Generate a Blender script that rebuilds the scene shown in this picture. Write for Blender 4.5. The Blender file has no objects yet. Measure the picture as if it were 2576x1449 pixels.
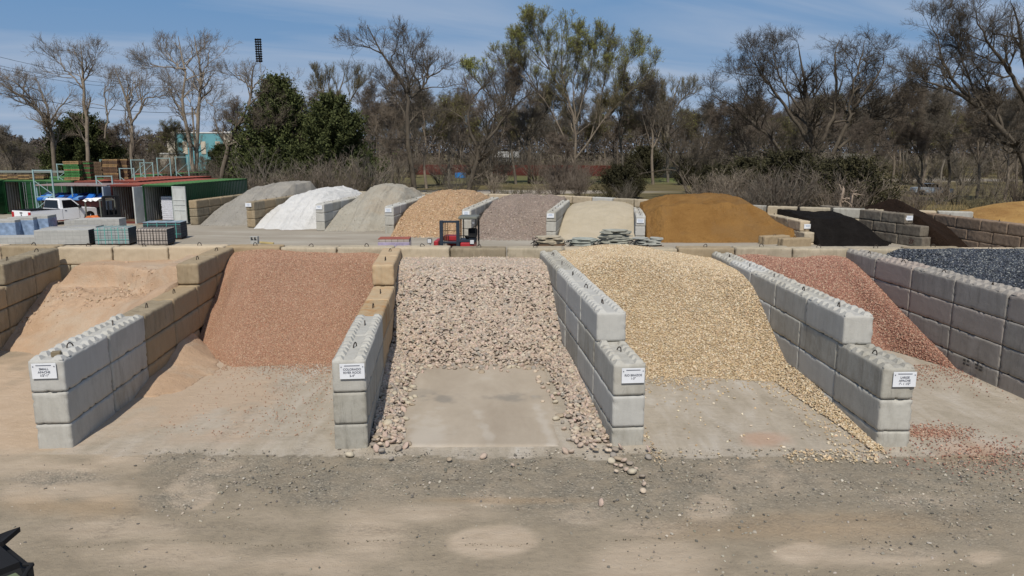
import bpy, bmesh, math, random
import numpy as np
from mathutils import Vector, Matrix

random.seed(7)
rng = np.random.default_rng(7)
SC = bpy.context.scene
COL = SC.collection
R = math.radians

# ------------------------------------------------------------------ camera, sky, sun, exposure
CAM_H, PITCH, F = 5.34, R(10.53), 1850.0
cam = bpy.data.cameras.new('camera')
cam.lens = F / 2576 * 36
cam.sensor_width = 36
cam.clip_start = 0.1
cam.clip_end = 6000
co = bpy.data.objects.new('camera', cam)
COL.objects.link(co)
co.location = (0, 0, CAM_H)
co.rotation_euler = (R(90) - PITCH, 0, 0)
SC.camera = co

SUN_ELEV = R(52)
world = bpy.data.worlds.new('World')
SC.world = world
world.use_nodes = True
wn, wl = world.node_tree.nodes, world.node_tree.links
wn.clear()
w_out = wn.new('ShaderNodeOutputWorld')
w_bg = wn.new('ShaderNodeBackground')
w_bg.inputs['Strength'].default_value = 0.08
sky = wn.new('ShaderNodeTexSky')
sky.sky_type = 'NISHITA'
sky.sun_disc = False
sky.sun_elevation = SUN_ELEV
sky.sun_rotation = R(178)
sky.altitude = 100
sky.air_density = 1.0
sky.dust_density = 0.35
sky.ozone_density = 3.0
w_tc = wn.new('ShaderNodeTexCoord')
w_sep = wn.new('ShaderNodeSeparateXYZ')
wl.new(w_tc.outputs['Generated'], w_sep.inputs[0])
# thin cirrus: noise on the plane of the cloud layer (direction divided by its height)
w_add = wn.new('ShaderNodeMath'); w_add.operation = 'ADD'; w_add.inputs[1].default_value = 0.12
wl.new(w_sep.outputs['Z'], w_add.inputs[0])
w_dx = wn.new('ShaderNodeMath'); w_dx.operation = 'DIVIDE'
w_dy = wn.new('ShaderNodeMath'); w_dy.operation = 'DIVIDE'
wl.new(w_sep.outputs['X'], w_dx.inputs[0]); wl.new(w_add.outputs[0], w_dx.inputs[1])
wl.new(w_sep.outputs['Y'], w_dy.inputs[0]); wl.new(w_add.outputs[0], w_dy.inputs[1])
w_cmb = wn.new('ShaderNodeCombineXYZ')
wl.new(w_dx.outputs[0], w_cmb.inputs[0]); wl.new(w_dy.outputs[0], w_cmb.inputs[1])
w_map = wn.new('ShaderNodeMapping'); w_map.vector_type = 'TEXTURE'
w_map.inputs['Rotation'].default_value = (0, 0, R(24))
w_map.inputs['Scale'].default_value = (3.4, 0.75, 1)
wl.new(w_cmb.outputs[0], w_map.inputs[0])
w_n = wn.new('ShaderNodeTexNoise')
w_n.inputs['Scale'].default_value = 1.15; w_n.inputs['Detail'].default_value = 6
w_n.inputs['Roughness'].default_value = 0.52; w_n.inputs['Distortion'].default_value = 0.6
wl.new(w_map.outputs[0], w_n.inputs['Vector'])
w_r = wn.new('ShaderNodeValToRGB')
w_r.color_ramp.elements[0].position = 0.36; w_r.color_ramp.elements[0].color = (0, 0, 0, 1)
w_r.color_ramp.elements[1].position = 0.68; w_r.color_ramp.elements[1].color = (0.80, 0.80, 0.80, 1)
wl.new(w_n.outputs['Fac'], w_r.inputs[0])
w_tint = wn.new('ShaderNodeMix'); w_tint.data_type = 'RGBA'; w_tint.blend_type = 'MULTIPLY'
w_tint.inputs['Factor'].default_value = 1.0
w_tint.inputs[7].default_value = (0.80, 0.93, 1.08, 1)
wl.new(sky.outputs[0], w_tint.inputs[6])
w_mix = wn.new('ShaderNodeMix'); w_mix.data_type = 'RGBA'
w_mix.inputs[7].default_value = (5.2, 6.1, 7.6, 1)
# low sky: paler, hazier blue towards the horizon
w_lo = wn.new('ShaderNodeValToRGB')
w_lo.color_ramp.elements[0].position = 0.0; w_lo.color_ramp.elements[0].color = (0.38, 0.50, 0.70, 1)
w_lo.color_ramp.elements[1].position = 0.22; w_lo.color_ramp.elements[1].color = (0.150, 0.335, 0.62, 1)
w_e = w_lo.color_ramp.elements.new(0.09); w_e.color = (0.265, 0.42, 0.66, 1)
wl.new(w_sep.outputs['Z'], w_lo.inputs[0])
w_ls = wn.new('ShaderNodeVectorMath'); w_ls.operation = 'SCALE'; w_ls.inputs['Scale'].default_value = 10.0
wl.new(w_lo.outputs[0], w_ls.inputs[0])
w_fz = wn.new('ShaderNodeMapRange'); w_fz.inputs[1].default_value = 0.2; w_fz.inputs[2].default_value = 0.6; w_fz.inputs[3].default_value = 0.9; w_fz.inputs[4].default_value = 0.0
wl.new(w_sep.outputs['Z'], w_fz.inputs[0])
w_m2 = wn.new('ShaderNodeMix'); w_m2.data_type = 'RGBA'
wl.new(w_fz.outputs[0], w_m2.inputs['Factor']); wl.new(w_tint.outputs[2], w_m2.inputs[6]); wl.new(w_ls.outputs[0], w_m2.inputs[7])
wl.new(w_r.outputs[0], w_mix.inputs['Factor'])
wl.new(w_m2.outputs[2], w_mix.inputs[6])
wl.new(w_mix.outputs[2], w_bg.inputs['Color'])
wl.new(w_bg.outputs[0], w_out.inputs[0])

sun = bpy.data.lights.new('sun', 'SUN')
sun.energy = 4.0
sun.angle = R(0.53)
sun.color = (1.0, 0.935, 0.835)
so = bpy.data.objects.new('sun', sun)
COL.objects.link(so)
sv = Vector((-0.052 * math.cos(SUN_ELEV), -math.cos(SUN_ELEV), math.sin(SUN_ELEV)))
so.rotation_euler = sv.to_track_quat('Z', 'Y').to_euler()
so.location = (0, -20, 40)

SC.view_settings.view_transform = 'Standard'
SC.view_settings.look = 'None'
SC.view_settings.exposure = 0.0
SC.view_settings.gamma = 1.0
SC.cycles.max_bounces = 6
SC.cycles.diffuse_bounces = 3
SC.cycles.transparent_max_bounces = 8

# ------------------------------------------------------------------ helpers
def P(u, v, z=0.0):
    """survey helper: point of the photograph (2576 x 1449) met at height z -> ground-plan x, y"""
    a = (u - 1288) / F; b = (724.5 - v) / F
    dz = -math.sin(PITCH) + b * math.cos(PITCH); dy = math.cos(PITCH) + b * math.sin(PITCH)
    t = (z - CAM_H) / dz
    return a * t, dy * t

def PD(u, v, y):
    """point of the photograph at distance y -> x, y, z"""
    a = (u - 1288) / F; b = (724.5 - v) / F
    dz = -math.sin(PITCH) + b * math.cos(PITCH); dy = math.cos(PITCH) + b * math.sin(PITCH)
    t = y / dy
    return Vector((a * t, y, CAM_H + dz * t))

def tag(o, label=None, cat=None, group=None, kind=None):
    if label: o['label'] = label
    if cat: o['category'] = cat
    if group: o['group'] = group
    if kind: o['kind'] = kind
    return o

def empty(name, loc=(0, 0, 0), rz=0.0, label=None, cat=None, group=None):
    o = bpy.data.objects.new(name, None)
    o.empty_display_size = 0.2
    COL.objects.link(o)
    o.location = loc; o.rotation_euler = (0, 0, rz)
    return tag(o, label, cat, group)

def link(name, me, parent=None, loc=(0, 0, 0), rz=0.0):
    o = bpy.data.objects.new(name, me)
    COL.objects.link(o)
    o.location = loc; o.rotation_euler = (0, 0, rz)
    if parent: o.parent = parent
    return o

def copy_tree(o, parent=None):
    c = o.copy(); COL.objects.link(c); c.parent = parent
    for ch in list(o.children):
        copy_tree(ch, c)
    return c

def np_mesh(name, verts, faces, mat=None, smooth=False, colors=None, mat_idx=None):
    """verts (n,3), faces (m,k) with k the same for every face"""
    verts = np.asarray(verts, dtype=np.float32); faces = np.asarray(faces, dtype=np.int32)
    me = bpy.data.meshes.new(name)
    me.vertices.add(len(verts)); me.vertices.foreach_set('co', verts.ravel())
    m, k = faces.shape
    me.loops.add(m * k); me.loops.foreach_set('vertex_index', faces.ravel())
    me.polygons.add(m); me.polygons.foreach_set('loop_start', np.arange(0, m * k, k, dtype=np.int32))
    me.polygons.foreach_set('use_smooth', np.full(m, smooth))
    if colors is not None:
        for cname, arr in (colors.items() if isinstance(colors, dict) else [('Col', colors)]):
            at = me.color_attributes.new(cname, 'FLOAT_COLOR', 'POINT')
            a4 = np.ones((len(verts), 4), dtype=np.float32); a4[:, :arr.shape[1]] = arr
            at.data.foreach_set('color', a4.ravel())
    me.update(calc_edges=True)
    me.validate()
    if mat: me.materials.append(mat)
    return me

class MB:
    """collects shapes for one mesh"""
    def __init__(self): self.v = []; self.f = []
    def add(self, vs, fs, M=None):
        b = len(self.v)
        if M is not None: vs = [M @ Vector(v) for v in vs]
        self.v += [tuple(v) for v in vs]; self.f += [tuple(i + b for i in f) for f in fs]
        return self
    def box(self, c, s, rz=0.0, M=None):
        x, y, z = (k / 2 for k in s)
        vs = [(-x, -y, -z), (x, -y, -z), (x, y, -z), (-x, y, -z), (-x, -y, z), (x, -y, z), (x, y, z), (-x, y, z)]
        fs = [(0, 3, 2, 1), (4, 5, 6, 7), (0, 1, 5, 4), (1, 2, 6, 5), (2, 3, 7, 6), (3, 0, 4, 7)]
        T = Matrix.Translation(c) @ Matrix.Rotation(rz, 4, 'Z')
        if M is not None: T = M @ T
        return self.add(vs, fs, T)
    def tube(self, p0, p1, r0, r1=None, n=8):
        r1 = r0 if r1 is None else r1
        p0, p1 = Vector(p0), Vector(p1); d = (p1 - p0).normalized()
        a = d.orthogonal().normalized(); b = d.cross(a)
        vs = []
        for p, r in ((p0, r0), (p1, r1)):
            for i in range(n):
                t = 2 * math.pi * i / n
                vs.append(p + a * (math.cos(t) * r) + b * (math.sin(t) * r))
        fs = [(i, (i + 1) % n, n + (i + 1) % n, n + i) for i in range(n)] + [tuple(range(n))[::-1], tuple(range(n, 2 * n))]
        return self.add(vs, fs)
    def path(self, pts, r, n=6):
        for a, b in zip(pts[:-1], pts[1:]): self.tube(a, b, r, r, n)
        return self
    def prism(self, poly, y0, y1, M=None):
        """polygon in x,z extruded from y0 to y1"""
        n = len(poly)
        vs = [(x, y0, z) for x, z in poly] + [(x, y1, z) for x, z in poly]
        fs = [tuple(range(n)), tuple(range(n, 2 * n))[::-1]] + [(i, n + i, n + (i + 1) % n, (i + 1) % n) for i in range(n)]
        return self.add(vs, fs, M)
    def mesh(self, name, mat, bevel=0.0, seg=1, smooth=False):
        me = bpy.data.meshes.new(name)
        me.from_pydata(self.v, [], self.f)
        bm = bmesh.new(); bm.from_mesh(me)
        bmesh.ops.recalc_face_normals(bm, faces=bm.faces)
        if bevel > 0:
            es = [e for e in bm.edges if len(e.link_faces) == 2 and e.calc_face_angle(0) > 0.5]
            bmesh.ops.bevel(bm, geom=es, offset=bevel, segments=seg, affect='EDGES', clamp_overlap=True)
        if smooth:
            for f in bm.faces: f.smooth = True
        bm.to_mesh(me); bm.free()
        if mat: me.materials.append(mat)
        return me
    def build(self, name, mat, parent=None, bevel=0.0, **k):
        return link(name, self.mesh(name, mat, bevel, **k), parent)

def vnoise(x, y, seed=0):
    xi = np.floor(x).astype(np.int64); yi = np.floor(y).astype(np.int64)
    fx = x - xi; fy = y - yi
    fx = fx * fx * (3 - 2 * fx); fy = fy * fy * (3 - 2 * fy)
    def h(a, b):
        n = (a * 374761393 + b * 668265263 + seed * 974634541) & 0xFFFFFFFF
        n = ((n ^ (n >> 13)) * 1274126177) & 0xFFFFFFFF
        n = (n ^ (n >> 16)) & 0xFFFF
        return n / 65535.0
    return (h(xi, yi) * (1 - fx) + h(xi + 1, yi) * fx) * (1 - fy) + (h(xi, yi + 1) * (1 - fx) + h(xi + 1, yi + 1) * fx) * fy

def fbm(x, y, seed=0, octs=4, s=1.0):
    """about -1..1"""
    t = 0; a = 0.5; tot = 0
    for o in range(octs):
        t = t + a * (vnoise(x * s, y * s, seed + o) * 2 - 1); tot += a
        a *= 0.5; s *= 2.03
    return t / tot

def sstep(a, b, x):
    t = np.clip((x - a) / (b - a), 0, 1)
    return t * t * (3 - 2 * t)

# ------------------------------------------------------------------ materials
class NT:
    def __init__(self, name, rough=0.9, spec=0.2, metal=0.0):
        self.m = bpy.data.materials.new(name); self.m.use_nodes = True
        self.n = self.m.node_tree.nodes; self.l = self.m.node_tree.links
        self.b = self.n['Principled BSDF']
        self.b.inputs['Roughness'].default_value = rough
        self.b.inputs['Specular IOR Level'].default_value = spec
        self.b.inputs['Metallic'].default_value = metal
        self.co = None
    def coord(self, kind='Object'):
        t = self.n.new('ShaderNodeTexCoord'); return t.outputs[kind]
    def pos(self):
        return self.n.new('ShaderNodeNewGeometry').outputs['Position']
    def mapping(self, v, scale=(1, 1, 1), rot=(0, 0, 0)):
        t = self.n.new('ShaderNodeMapping'); t.inputs['Scale'].default_value = scale; t.inputs['Rotation'].default_value = rot
        self.l.new(v, t.inputs[0]); return t.outputs[0]
    def noise(self, v, scale, detail=4, rough=0.6, dist=0.0):
        t = self.n.new('ShaderNodeTexNoise'); self.l.new(v, t.inputs['Vector'])
        t.inputs['Scale'].default_value = scale; t.inputs['Detail'].default_value = detail
        t.inputs['Roughness'].default_value = rough; t.inputs['Distortion'].default_value = dist
        return t.outputs['Fac']
    def voro(self, v, scale, out='Color', feature='F1'):
        t = self.n.new('ShaderNodeTexVoronoi'); t.feature = feature; self.l.new(v, t.inputs['Vector'])
        t.inputs['Scale'].default_value = scale
        return t.outputs[out]
    def ramp(self, f, stops, interp='LINEAR'):
        t = self.n.new('ShaderNodeValToRGB'); self.l.new(f, t.inputs[0]); cr = t.color_ramp; cr.interpolation = interp
        while len(cr.elements) < len(stops): cr.elements.new(0.5)
        for e, (p, c) in zip(cr.elements, stops):
            e.position = p; e.color = (c, c, c, 1) if isinstance(c, (int, float)) else (*c, 1)
        return t.outputs[0]
    def mix(self, f, a, b, mode='MIX'):
        t = self.n.new('ShaderNodeMix'); t.data_type = 'RGBA'; t.blend_type = mode
        for s, x in (('Factor', f), (6, a), (7, b)):
            if isinstance(x, bpy.types.NodeSocket): self.l.new(x, t.inputs[s])
            elif s == 'Factor': t.inputs[s].default_value = x
            else: t.inputs[s].default_value = (x, x, x, 1) if isinstance(x, (int, float)) else (*x, 1)
        return t.outputs[2]
    def math(self, op, a, b=0.0, clamp=False):
        t = self.n.new('ShaderNodeMath'); t.operation = op; t.use_clamp = clamp
        for i, x in ((0, a), (1, b)):
            if isinstance(x, bpy.types.NodeSocket): self.l.new(x, t.inputs[i])
            else: t.inputs[i].default_value = x
        return t.outputs[0]
    def attr(self, name, out='Color'):
        t = self.n.new('ShaderNodeAttribute'); t.attribute_name = name; return t.outputs[out]
    def sep(self, c):
        t = self.n.new('ShaderNodeSeparateColor'); self.l.new(c, t.inputs[0]); return t.outputs
    def objrand(self):
        return self.n.new('ShaderNodeObjectInfo').outputs['Random']
    def color(self, c):
        if isinstance(c, bpy.types.NodeSocket): self.l.new(c, self.b.inputs['Base Color'])
        else: self.b.inputs['Base Color'].default_value = (*c, 1)
        return self
    def bump(self, h, strength=0.5, dist=0.02):
        t = self.n.new('ShaderNodeBump'); t.inputs['Strength'].default_value = strength; t.inputs['Distance'].default_value = dist
        self.l.new(h, t.inputs['Height']); self.l.new(t.outputs[0], self.b.inputs['Normal']); return self

def plain(name, c, rough=0.7, spec=0.3, metal=0.0, var=0.12, scale=6.0):
    t = NT(name, rough, spec, metal); f = t.noise(t.coord(), scale, 5)
    lo = tuple(k * (1 - var) for k in c); hi = tuple(min(1, k * (1 + var)) for k in c)
    return t.color(t.ramp(f, [(0.3, lo), (0.7, hi)])).m

def concrete(name, base, stain, rnd=(0.8, 1.12), stain_amt=0.5, tint2=None):
    t = NT(name, 0.92, 0.15)
    o = t.coord(); g = t.pos(); r = t.objrand()
    c = t.ramp(t.noise(g, 1.3, 6, 0.65), [(0.3, tuple(k * 0.88 for k in base)), (0.7, tuple(k * 1.08 for k in base))])
    st = t.noise(t.mapping(g, (2.2, 2.2, 0.7)), 1.6, 7, 0.68, 0.5)
    c = t.mix(t.ramp(st, [(0.44, 0.0), (0.72, stain_amt)]), c, stain)
    c = t.mix(t.ramp(t.noise(g, 9, 5, 0.7), [(0.52, 0.0), (0.75, 0.4)]), c, tuple(k * 0.6 for k in base))
    c = t.mix(t.ramp(t.noise(t.mapping(g, (5, 5, .8)), 1.9, 6, 0.75, 0.3), [(0.54, 0.0), (0.70, 0.55)]), c, tuple(k * 0.42 for k in base))
    c = t.mix(t.ramp(t.noise(g, 3.2, 7, 0.8, 1.0), [(0.60, 0.0), (0.70, 0.35)]), c, tuple(min(1, k * 1.35) for k in base))
    if tint2: c = t.mix(t.ramp(r, [(0.35, 0.0), (0.95, 0.75)]), c, tint2)
    rr = t.n.new('ShaderNodeMapRange'); t.l.new(r, rr.inputs[0]); rr.inputs[3].default_value = rnd[0]; rr.inputs[4].default_value = rnd[1]
    c = t.mix(1.0, c, rr.outputs[0], 'MULTIPLY')
    t.color(c)
    h = t.math('ADD', t.noise(g, 14, 6, 0.7), t.math('MULTIPLY', t.noise(g, 60, 3, 0.6), 0.4))
    return t.bump(h, 0.55, 0.012).m

M = {}
M['new'] = concrete('smooth_concrete', (0.462, 0.445, 0.39), (0.27, 0.245, 0.195), (0.80, 1.10), 0.7, (0.40, 0.40, 0.385))
M['newbrown'] = concrete('taupe_concrete', (0.37, 0.345, 0.31), (0.21, 0.19, 0.16), (0.8, 1.08), 0.5, (0.29, 0.24, 0.21))
M['olive'] = concrete('weathered_olive_concrete', (0.34, 0.285, 0.20), (0.17, 0.135, 0.085), (0.8, 1.12), 0.75, (0.30, 0.22, 0.13))
M['ochre'] = concrete('ochre_stained_concrete', (0.44, 0.33, 0.20), (0.42, 0.20, 0.065), (0.85, 1.1), 1.0, (0.42, 0.33, 0.22))
M['pale'] = concrete('pale_tan_concrete', (0.45, 0.39, 0.29), (0.25, 0.22, 0.15), (0.8, 1.15), 0.55, (0.42, 0.34, 0.24))
M['mulchwall'] = concrete('dark_stained_concrete', (0.19, 0.165, 0.13), (0.08, 0.062, 0.05), (0.85, 1.1), 0.9)
M['brownwall'] = concrete('brown_concrete', (0.26, 0.19, 0.135), (0.13, 0.09, 0.06), (0.85, 1.1), 0.7)
M['ring'] = plain('rusty_steel_rod', (0.07, 0.055, 0.045), 0.6, 0.4, 0.6)
M['sign'] = plain('white_sign_board', (0.70, 0.72, 0.75), 0.5, 0.4, var=0.08, scale=3)
M['ink'] = plain('dark_grey_ink', (0.12, 0.13, 0.16), 0.6, 0.2, var=0.05)
M['ink2'] = plain('blue_grey_ink', (0.30, 0.38, 0.50), 0.6, 0.2, var=0.05)

def gravel_mat(name, cols, scale, bump=0.8, dust=None, dust_amt=0.3, bd=0.03):
    t = NT(name, 0.95, 0.12); g = t.pos()
    f = t.sep(t.voro(g, scale))[0]
    n = len(cols)
    c = t.ramp(f, [((i + 0.5) / n, k) for i, k in enumerate(cols)])
    edge = t.voro(g, scale, 'Distance')
    c = t.mix(t.ramp(edge, [(0.25, 0.0), (0.75, 0.55)]), c, tuple(k * 0.35 for k in cols[0]))
    if dust: c = t.mix(t.ramp(t.noise(g, 0.9, 5, 0.6), [(0.4, 0.0), (0.7, dust_amt)]), c, dust)
    c = t.mix(t.ramp(t.noise(g, 0.5, 4), [(0.3, 0.0), (0.7, 0.22)]), c, tuple(k * 0.6 for k in cols[0]))
    t.color(c)
    return t.bump(t.math('SUBTRACT', 1.0, edge), bump, bd).m

def sand_mat(name, c1, c2, c3=None, rough_bump=0.5, bd=0.03, scale=1.0, streak=None):
    t = NT(name, 0.97, 0.08); g = t.pos()
    c = t.ramp(t.noise(g, 1.4 * scale, 7, 0.65), [(0.3, c1), (0.7, c2)])
    if c3: c = t.mix(t.ramp(t.noise(g, 0.55 * scale, 6, 0.7, 0.6), [(0.48, 0.0), (0.62, 0.85)]), c, c3)
    c = t.mix(t.ramp(t.noise(g, 30 * scale, 4, 0.7), [(0.45, 0.0), (0.75, 0.3)]), c, tuple(k * 0.6 for k in c1))
    t.color(c)
    h = t.math('ADD', t.noise(g, 3.5 * scale, 8, 0.72), t.math('MULTIPLY', t.noise(g, 26 * scale, 4, 0.7), 0.35))
    return t.bump(h, rough_bump, bd * 3).m

def stone_mat(name, rough=0.85):
    t = NT(name, rough, 0.2); c = t.attr('Col')
    n = t.noise(t.pos(), 22, 4, 0.6)
    return t.color(t.mix(t.ramp(n, [(0.35, 0.0), (0.7, 0.25)]), c, 0.12)).m
M['stone'] = stone_mat('stone')

# ------------------------------------------------------------------ stones
def ico(sub):
    bm = bmesh.new(); bmesh.ops.create_icosphere(bm, subdivisions=sub, radius=1.0)
    v = np.array([x.co[:] for x in bm.verts]); f = np.array([[q.index for q in x.verts] for x in bm.faces]); bm.free()
    return v, f
OCTA = (np.array([(1, 0, 0), (-1, 0, 0), (0, 1, 0), (0, -1, 0), (0, 0, 1), (0, 0, -1)], float),
        np.array([(0, 2, 4), (2, 1, 4), (1, 3, 4), (3, 0, 4), (2, 0, 5), (1, 2, 5), (3, 1, 5), (0, 3, 5)]))
ICO1, ICO2 = ico(1), ico(2)

def stones(name, pos, size, palette, base, mat=None, smooth=False, flat=0.6, jit=0.12, jumble=0.6, seed=1):
    """many stones as one mesh: pos (n,3), size (n,)"""
    g = np.random.default_rng(seed)
    bv, bf = base; n = len(pos); k = len(bv)
    sc = np.stack([g.uniform(0.75, 1.25, n), g.uniform(0.65, 1.0, n), g.uniform(flat * 0.7, flat * 1.2, n)], 1) * size[:, None] * 0.5
    v = bv[None] * (1 + g.normal(0, jit, (n, k))[..., None])
    v = v * sc[:, None, :]
    az = g.uniform(0, 2 * np.pi, n); tl = g.normal(0, jumble, n); t2 = g.normal(0, jumble, n)
    ca, sa, ct, st, c2, s2 = np.cos(az), np.sin(az), np.cos(tl), np.sin(tl), np.cos(t2), np.sin(t2)
    z0 = np.zeros(n); o1 = np.ones(n)
    Rz = np.stack([ca, -sa, z0, sa, ca, z0, z0, z0, o1], 1).reshape(n, 3, 3)
    Rx = np.stack([o1, z0, z0, z0, ct, -st, z0, st, ct], 1).reshape(n, 3, 3)
    Ry = np.stack([c2, z0, s2, z0, o1, z0, -s2, z0, c2], 1).reshape(n, 3, 3)
    v = np.einsum('nij,nkj->nki', Rx @ Ry @ Rz, v) + pos[:, None, :]
    f = bf[None] + (np.arange(n) * k)[:, None, None]
    pal = np.array(palette); ci = g.integers(0, len(pal), n)
    c = pal[ci] * g.uniform(0.78, 1.2, (n, 1)) * (1 + g.normal(0, 0.018, (n, 3)))
    return np_mesh(name, v.reshape(-1, 3), f.reshape(-1, bf.shape[1]), mat or M['stone'], smooth, np.clip(np.repeat(c, k, 0), 0, 1))

# ------------------------------------------------------------------ the ground
def proj(x, y):
    """survey helper: ground points -> photograph coordinates"""
    zc = y * math.cos(PITCH) + CAM_H * math.sin(PITCH)
    yc = y * math.sin(PITCH) - CAM_H * math.cos(PITCH)
    zc = np.maximum(zc, 0.5)
    return 1288 + F * x / zc, 724.5 - F * yc / zc

def axis(parts):
    out = []
    for a, b, st in parts: out.append(np.arange(a, b, st))
    out.append([parts[-1][1]])
    return np.concatenate(out)
gx = axis([(-3000, -600, 300), (-600, -100, 50), (-100, -48, 6), (-48, -17, 0.7), (-17, 19, 0.075), (19, 48, 0.7), (48, 100, 6), (100, 600, 50), (600, 3000, 300)])
gy = axis([(-600, -60, 60), (-60, 0, 6), (0, 7.5, 0.5), (7.5, 25, 0.075), (25, 75, 0.5), (75, 120, 1.5), (120, 300, 10), (300, 3000, 300)])
X, Y = np.meshgrid(gx, gy)
U, V = proj(X, Y)
nx, ny = len(gx), len(gy)
near = (Y > 6) & (Y < 26)
warp = fbm(X, Y, 3, 6, 1.3) * 0.75 + fbm(X, Y, 4, 3, 7) * 0.12
def blob(u, v, ru, rv, soft=0.35, w=1.0):
    d = np.sqrt(((U - u) / ru) ** 2 + ((V - v) / rv) ** 2) + warp * w
    return 1 - sstep(1 - soft, 1 + soft, d)
sand = np.zeros_like(X)
for b in [(490, 1243, 62, 44, .12, .7), (1245, 1362, 115, 40, .15, .3), (1222, 1256, 46, 24, .4), (1790, 1270, 66, 38, .15, .7), (925, 1345, 100, 66, .5, .4),
          (150, 1230, 150, 34, .4), (1640, 1430, 160, 66, .4, .4), (2015, 1392, 66, 24, .3), (2475, 1402, 60, 22, .3), (960, 1212, 34, 16, .4),
          (545, 1170, 70, 26, .4), (1480, 1300, 60, 20, .6), (60, 1180, 160, 40, .5), (330, 1130, 160, 40, .5), (760, 1420, 160, 30, .6), (2200, 1400, 200, 22, .6), (1100, 1290, 150, 22, .6), (300, 1330, 170, 26, .6), (420, 1400, 160, 30, .6), (2350, 1260, 110, 18, .5), (1620, 1330, 90, 18, .5), (1900, 1200, 120, 40, .7)]:
    sand = np.maximum(sand, blob(*b) * (1.0 if b[4] < .35 else 0.8))
dark = np.zeros_like(X)
for b in [(640, 1195, 150, 45, .5), (820, 1215, 210, 62, .6), (1100, 1170, 360, 46, .5), (1420, 1160, 250, 40, .5), (1800, 1165, 240, 50, .6), (2230, 1150, 130, 34, .5),
          (2380, 1200, 260, 60, .7), (130, 1200, 140, 16, .5), (1650, 1240, 400, 70, .8), (2400, 1290, 220, 90, .9), (430, 1265, 60, 24, .5), (2280, 1185, 60, 10, .3)]:
    dark = np.maximum(dark, blob(*b))
band = sstep(300, 460, U + warp * 160) * (1 - sstep(1225, 1290, V + warp * 60 - .02 * (U - 1300) * (U > 1300)))
dark = np.maximum(dark, band * .85) * (V < 1400) * (Y > 6)
dark *= sstep(1118, 1134, V + warp * 14)
warm = np.zeros_like(X)
for b in [(180, 1278, 160, 26, .6), (2150, 1305, 260, 16, .8), (2080, 1330, 330, 26, .9), (1250, 1258, 170, 7, .7), (2450, 1140, 90, 26, .7), (2340, 1090, 60, 12, .5), (1930, 1105, 60, 16, .6)]:
    warm = np.maximum(warm, blob(*b))
# concrete floor of the bays and of the yard behind them
slab = (Y > 12.35 + warp * 0.4).astype(float) * (Y < 26) * sstep(-9.2, -7.8, X + warp)
slab = np.where(near, slab, 0)
ruts = np.zeros_like(X)
for (ya, yb, cur, st_) in ((9.55, 9.9, .010, .5), (11.25, 11.6, .010, .5), (10.2, 11.9, -.012, .35), (8.9, 10.3, -.012, .35), (14.6, 13.4, .0, .0)):
    yc = ya + (yb - ya) * (X + 8) / 16 + cur * X * X + .10 * fbm(X, Y * 0, 17, 3, .4)
    ruts = np.maximum(ruts, st_ * np.exp(-((Y - yc) / .14) ** 2) * sstep(-.35, .25, fbm(X, Y, 18, 4, .7)))
for (xa, sl) in ((-5.6, .06), (-3.9, .06), (4.1, -.02), (5.7, -.02), (-.75, -.06), (.75, -.06)):
    xc = xa + sl * (Y - 12) + .06 * fbm(Y, X * 0, 19, 3, .6)
    ruts = np.maximum(ruts, .55 * np.exp(-((X - xc) / .15) ** 2) * (Y > 9.5) * (Y < 17) * sstep(-.3, .3, fbm(X, Y, 16, 4, .8)))
pink = np.clip(blob(250, 960, 330, 150, .7) + blob(480, 960, 170, 90, .6) + blob(60, 1040, 200, 90, .6), 0, 1) * (V > 860)
far_y = 58.7 - 0.58 * X
yard = (Y > 24) * (1 - sstep(0.5, 2.5, Y - np.clip(np.where(X < -12, 68 - 0.25 * (X + 12), far_y), 44, 84)))
grass = (Y > 24) * (1 - yard) 
green = np.where(Y > 60, np.clip(blob(1900, 452, 230, 12, .6, .3) + 0.35 * blob(1350, 452, 300, 10, .7, .4), 0, 1), 0)
track = np.where(Y > 60, blob(1250, 483, 380, 4.5, .4, .1) + blob(40, 374, 220, 3.5, .3, .1) + blob(2400, 452, 160, 3, .4, .2), 0)
A = np.stack([sand, dark, warm], -1).reshape(-1, 3)
B = np.stack([slab, grass, np.clip(green, 0, 1)], -1).reshape(-1, 3)
C_ = np.stack([yard, pink, np.clip(np.where(Y < 26, ruts, track), 0, 1)], -1).reshape(-1, 3)
Z = np.zeros_like(X)
Z = np.where(near, fbm(X, Y, 11, 4, 1.1) * 0.012 - dark * 0.012 + fbm(X, Y, 13, 3, 5) * 0.006, 0)
Z = np.where((Y > 6) & (Y < 26), Z * sstep(6, 8, Y) * (1 - sstep(24, 26, Y)), 0)
idx = np.arange(nx * ny).reshape(ny, nx)
gf = np.stack([idx[:-1, :-1], idx[:-1, 1:], idx[1:, 1:], idx[1:, :-1]], -1).reshape(-1, 4)

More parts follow.
